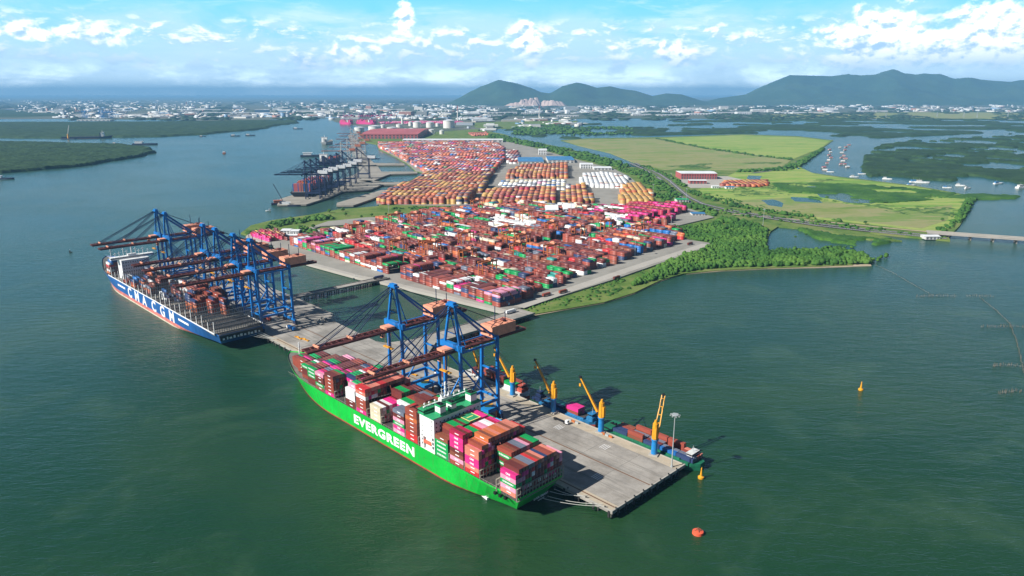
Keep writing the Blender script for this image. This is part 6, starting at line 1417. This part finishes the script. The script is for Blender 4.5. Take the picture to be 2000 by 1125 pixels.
for i, (x, y) in enumerate(cl):
    raft(x, y, random.uniform(12, 20), f'{["red", "white"][i % 3 == 1]} roofed raft house, {ORD[i if i < 8 else i - 8]} in the {"left" if i < 8 else "right"} cluster of the side river', M['roofwhite'] if i % 3 == 1 else M['roofred'])
for i, (x, y, l_) in enumerate([(1622, 336, 24), (1669, 346, 28), (1684, 340, 26), (1733, 350, 28), (1790, 356, 40), (1802, 357, 40), (1780, 362, 28), (1876, 363, 26), (1950, 359, 34), (1998, 367, 50), (1850, 367, 24), (1890, 368, 22), (1562, 331, 22)]):
    boat(x, y, l_, f'white moored boat, {ORD[i]} downstream from the raft houses', M['white'], M['wallpale'] if i % 2 else M['roofblue'], random.uniform(-.4, .4), 'boats moored in the side river')
# river bridge at the right
ba, bb = at(1846, 464, 0), at(2160, 487, 0); dd = bb - ba; L_ = dd.length; br = empty('river_bridge', ba, math.atan2(dd.y, dd.x), 'long low concrete road bridge with two decks at the right edge', 'bridge')
for y in (-9, 9):
    m = MB(); m.box(-30, L_, y - 6, y + 6, 6.8, 8.0); dko = m.build('deck', M['concrete'], br)
    m = MB(); m.box(-30, L_, y - 6, y - 5.6, 8, 8.9); m.box(-30, L_, y + 5.6, y + 6, 8, 8.9); m.build('parapet', M['bare'], dko)
for i in range(int(L_ / 34) + 1):
    m = MB(); x = 4 + i * 34; m.box(x - 1.2, x + 1.2, -13, 13, 4.6, 6.2)
    for y in (-10, 0, 10): m.cyl(x, y, -3, 4.6, 1.1, 1.1, 8)
    m.build('pier', M['concrete'], br)
flat('embankment', [(1700, 449), (1780, 456), (1852, 462), (1856, 469), (1780, 462), (1700, 454)], 3.05, M['grass'], 3)
# buoys
def buoy(x, y, label, kind):
    r = empty('buoy', at(x, y, 0), 0, label, 'buoy'); m = MB()
    if kind == 'spar':
        m.cyl(0, 0, -.6, 1.2, 2.0, 2.1, 16); m.cyl(0, 0, 1.2, 2.0, 2.1, .9, 16); m.build('float', M['yellow'], r); m = MB(); m.cyl(0, 0, 2.0, 6.6, .9, .4, 10); m.cyl(0, 0, 6.6, 8.0, .5, .3, 8); m.build('tower', M['yellow'], r)
    else:
        m.cyl(0, 0, -.5, 1.6, 3.4, 3.2, 20); m.cyl(0, 0, 1.6, 2.1, 3.2, 1.0, 20); m.build('float', M['lifeb'], r); m = MB()
        for a in range(4): q = a * math.pi / 2; m.bar((2.4 * math.cos(q), 2.4 * math.sin(q), 1.6), (0, 0, 3.4), .25)
        m.cyl(0, 0, 3.2, 3.9, .5, .5, 8); m.build('top_frame', M['rust'], r)
buoy(1369, 934, 'yellow spar buoy just off the wharf corner', 'spar'); buoy(1681, 762, 'yellow spar buoy far out on the open water at right', 'spar'); buoy(1363, 1042, 'flat round orange mooring buoy in the foreground water', 'flat')
# fish traps of stakes
def trap(px, dens, wid, label, h=3.2):
    pts = [at(x, y, 0) for x, y in px]; o = pts[0].copy(); r = empty('fish_trap', o, 0, label, 'fish trap', 'stake fish traps at the right'); m = MB(); nt = MB()
    for i in range(len(pts) - 1):
        a, b = pts[i] - o, pts[i + 1] - o; n = max(2, int((b - a).length / dens)); prev_ = None
        for k_ in range(n + 1):
            p = a.lerp(b, k_ / n); q = Vector((random.uniform(-wid, wid), random.uniform(-wid, wid), 0)); p = p + q
            m.bar(p - Vector((0, 0, 1)), p + Vector((random.uniform(-.3, .3), random.uniform(-.3, .3), h * random.uniform(.6, 1.2))), .2)
            if prev_ is not None and random.random() < .7: nt.bar(prev_ + Vector((0, 0, h * .35)), p + Vector((0, 0, h * .35)), .07)
            prev_ = p
    m.build('stakes', M['wood'], r); nt.build('net_line', M['galv'], r)
trap([(1710, 518), (1745, 534), (1790, 560), (1822, 577)], 3, .6, 'thin diagonal line of stakes from the mangrove tip', 1.6)
trap([(1790, 580), (1830, 579), (1866, 579.5)], 1.4, 1.8, 'short row of stakes at the foot of the diagonal line')
trap([(1888, 579), (1938, 580)], 1.6, 1.6, 'short row of stakes right of the first row')
trap([(1918, 640), (1960, 638), (2010, 641)], 1.3, 1.8, 'second lower row of stakes running off the right edge')
trap([(1937, 716), (1975, 714), (2015, 720)], 1.2, 1.6, 'third lower row of stakes running off the right edge')
trap([(1950, 770), (1985, 765), (2020, 770)], 1.1, 1.6, 'lowest row of stakes running off the right edge')
trap([(1915, 583), (1945, 606), (1972, 632), (1985, 665), (1993, 700), (2002, 735)], 3, .6, 'curving line of stakes joining the rows at the right', 1.7)
# single trees standing on the grass point
M['bark'] = mat('bark', (.08, .06, .04), .9)
def tree(x, y, h, label, z=2.0):
    r = empty('tree', at(x, y, z), random.uniform(0, 6), label, 'tree', 'single trees on the grass')
    m = MB(); m.cyl(0, 0, -.3, h * .5, h * .05, h * .03, 7)
    for a in range(4): q = a * 1.6; m.bar((0, 0, h * .38), (math.cos(q) * h * .25, math.sin(q) * h * .25, h * .68), h * .025)
    m.build('trunk', M['bark'], r)
    n = 26; th = rng.uniform(0, 6.28, n); rr = h * .34 * np.sqrt(rng.random(n)); P_ = np.stack([rr * np.cos(th), rr * np.sin(th)], 1)
    BV = ICV; V_ = np.repeat(BV[None], n, 0) * (1 + rng.uniform(-.4, .4, (n, len(BV), 1))) * (h * .13 * rng.uniform(.7, 1.3, (n, 1, 1)))
    V_[:, :, 0] += P_[:, 0, None]; V_[:, :, 1] += P_[:, 1, None]; V_[:, :, 2] += (h * (.55 + .35 * rng.random(n)) * (1 - .25 * (rr / (h * .34))))[:, None]
    o = big_mesh('crown', V_.reshape(-1, 3), (ICF[None] + (np.arange(n) * len(BV))[:, None, None]).reshape(-1, 3), M['leaf']); o.parent = r
for x, y, h, lab in [(643, 416, 10, 'round tree leftmost on the water edge of the grass point'), (670, 414, 10, 'broad tree second on the water edge of the grass point'), (675, 422, 9, 'round tree in the middle of the grass point'), (643, 424, 6, 'small bush-like tree below the leftmost one'), (726, 423, 8, 'narrow tree right of the middle of the grass point'), (754, 421, 7, 'slim tree rightmost on the open grass'), (706, 426, 7, 'low dark tree before the grey lot'), (780, 416, 8, 'tree at the right end of the grass near the hedge'),
                     (612, 446, 9, 'tree nearest the grey lot at the left'), (1690, 438, 8, 'tall dark tree beside the sandy track at the right'), (1640, 436, 7, 'lower tree beside the sandy track'), (1545, 425, 7, 'round tree on the field edge right of the road lamps'), (1500, 420, 7, 'round tree left of the sandy track'), (1840, 432, 8, 'dark tree on the field close to the right shore'), (1553, 478 - 12, 6, 'small mangrove tree standing in the pond, left one'), (1574, 460, 5, 'small mangrove clump standing in the pond, right one')]:
    tree(x, y, h, lab)
flat('lot', [(600, 452), (625, 442), (690, 438), (750, 430), (770, 424), (720, 424), (640, 432), (605, 444)], 3.95, M['yard'], 2)

# ------------------------------------------------------------------ emit containers and the rest of the mass
rest = emit_containers(310)
for c_ in rest:
    l_ = c_['loc']; put_box(l_.x, l_.y, l_.z, l_.z + CH, CL / 2, CW / 2, c_['rot'], jit(PAINT[c_['paint']]))
tag(boxes_obj('container_stacks', BX, BC, M['contc']), 'thousands of stacked shipping containers filling the yards behind', 'containers', None, 'stuff')

# ------------------------------------------------------------------ air
if HAZE:
    m = bpy.data.materials.new('haze_air'); m.use_nodes = True; t = NT(m.node_tree); t.n.clear()
    v = t.node('ShaderNodeVolumePrincipled'); v.inputs['Color'].default_value = HAZE_COL; v.inputs['Density'].default_value = HAZE_D; v.inputs['Anisotropy'].default_value = 0.0
    o = t.node('ShaderNodeOutputMaterial'); t.l.new(v.outputs[0], o.inputs['Volume'])
    hz = MB().box(-61000, 61000, -3100, 91000, -8, 930).build('haze', m); hz['kind'] = 'stuff'; hz['label'] = 'pale blue haze filling the air over the whole port'
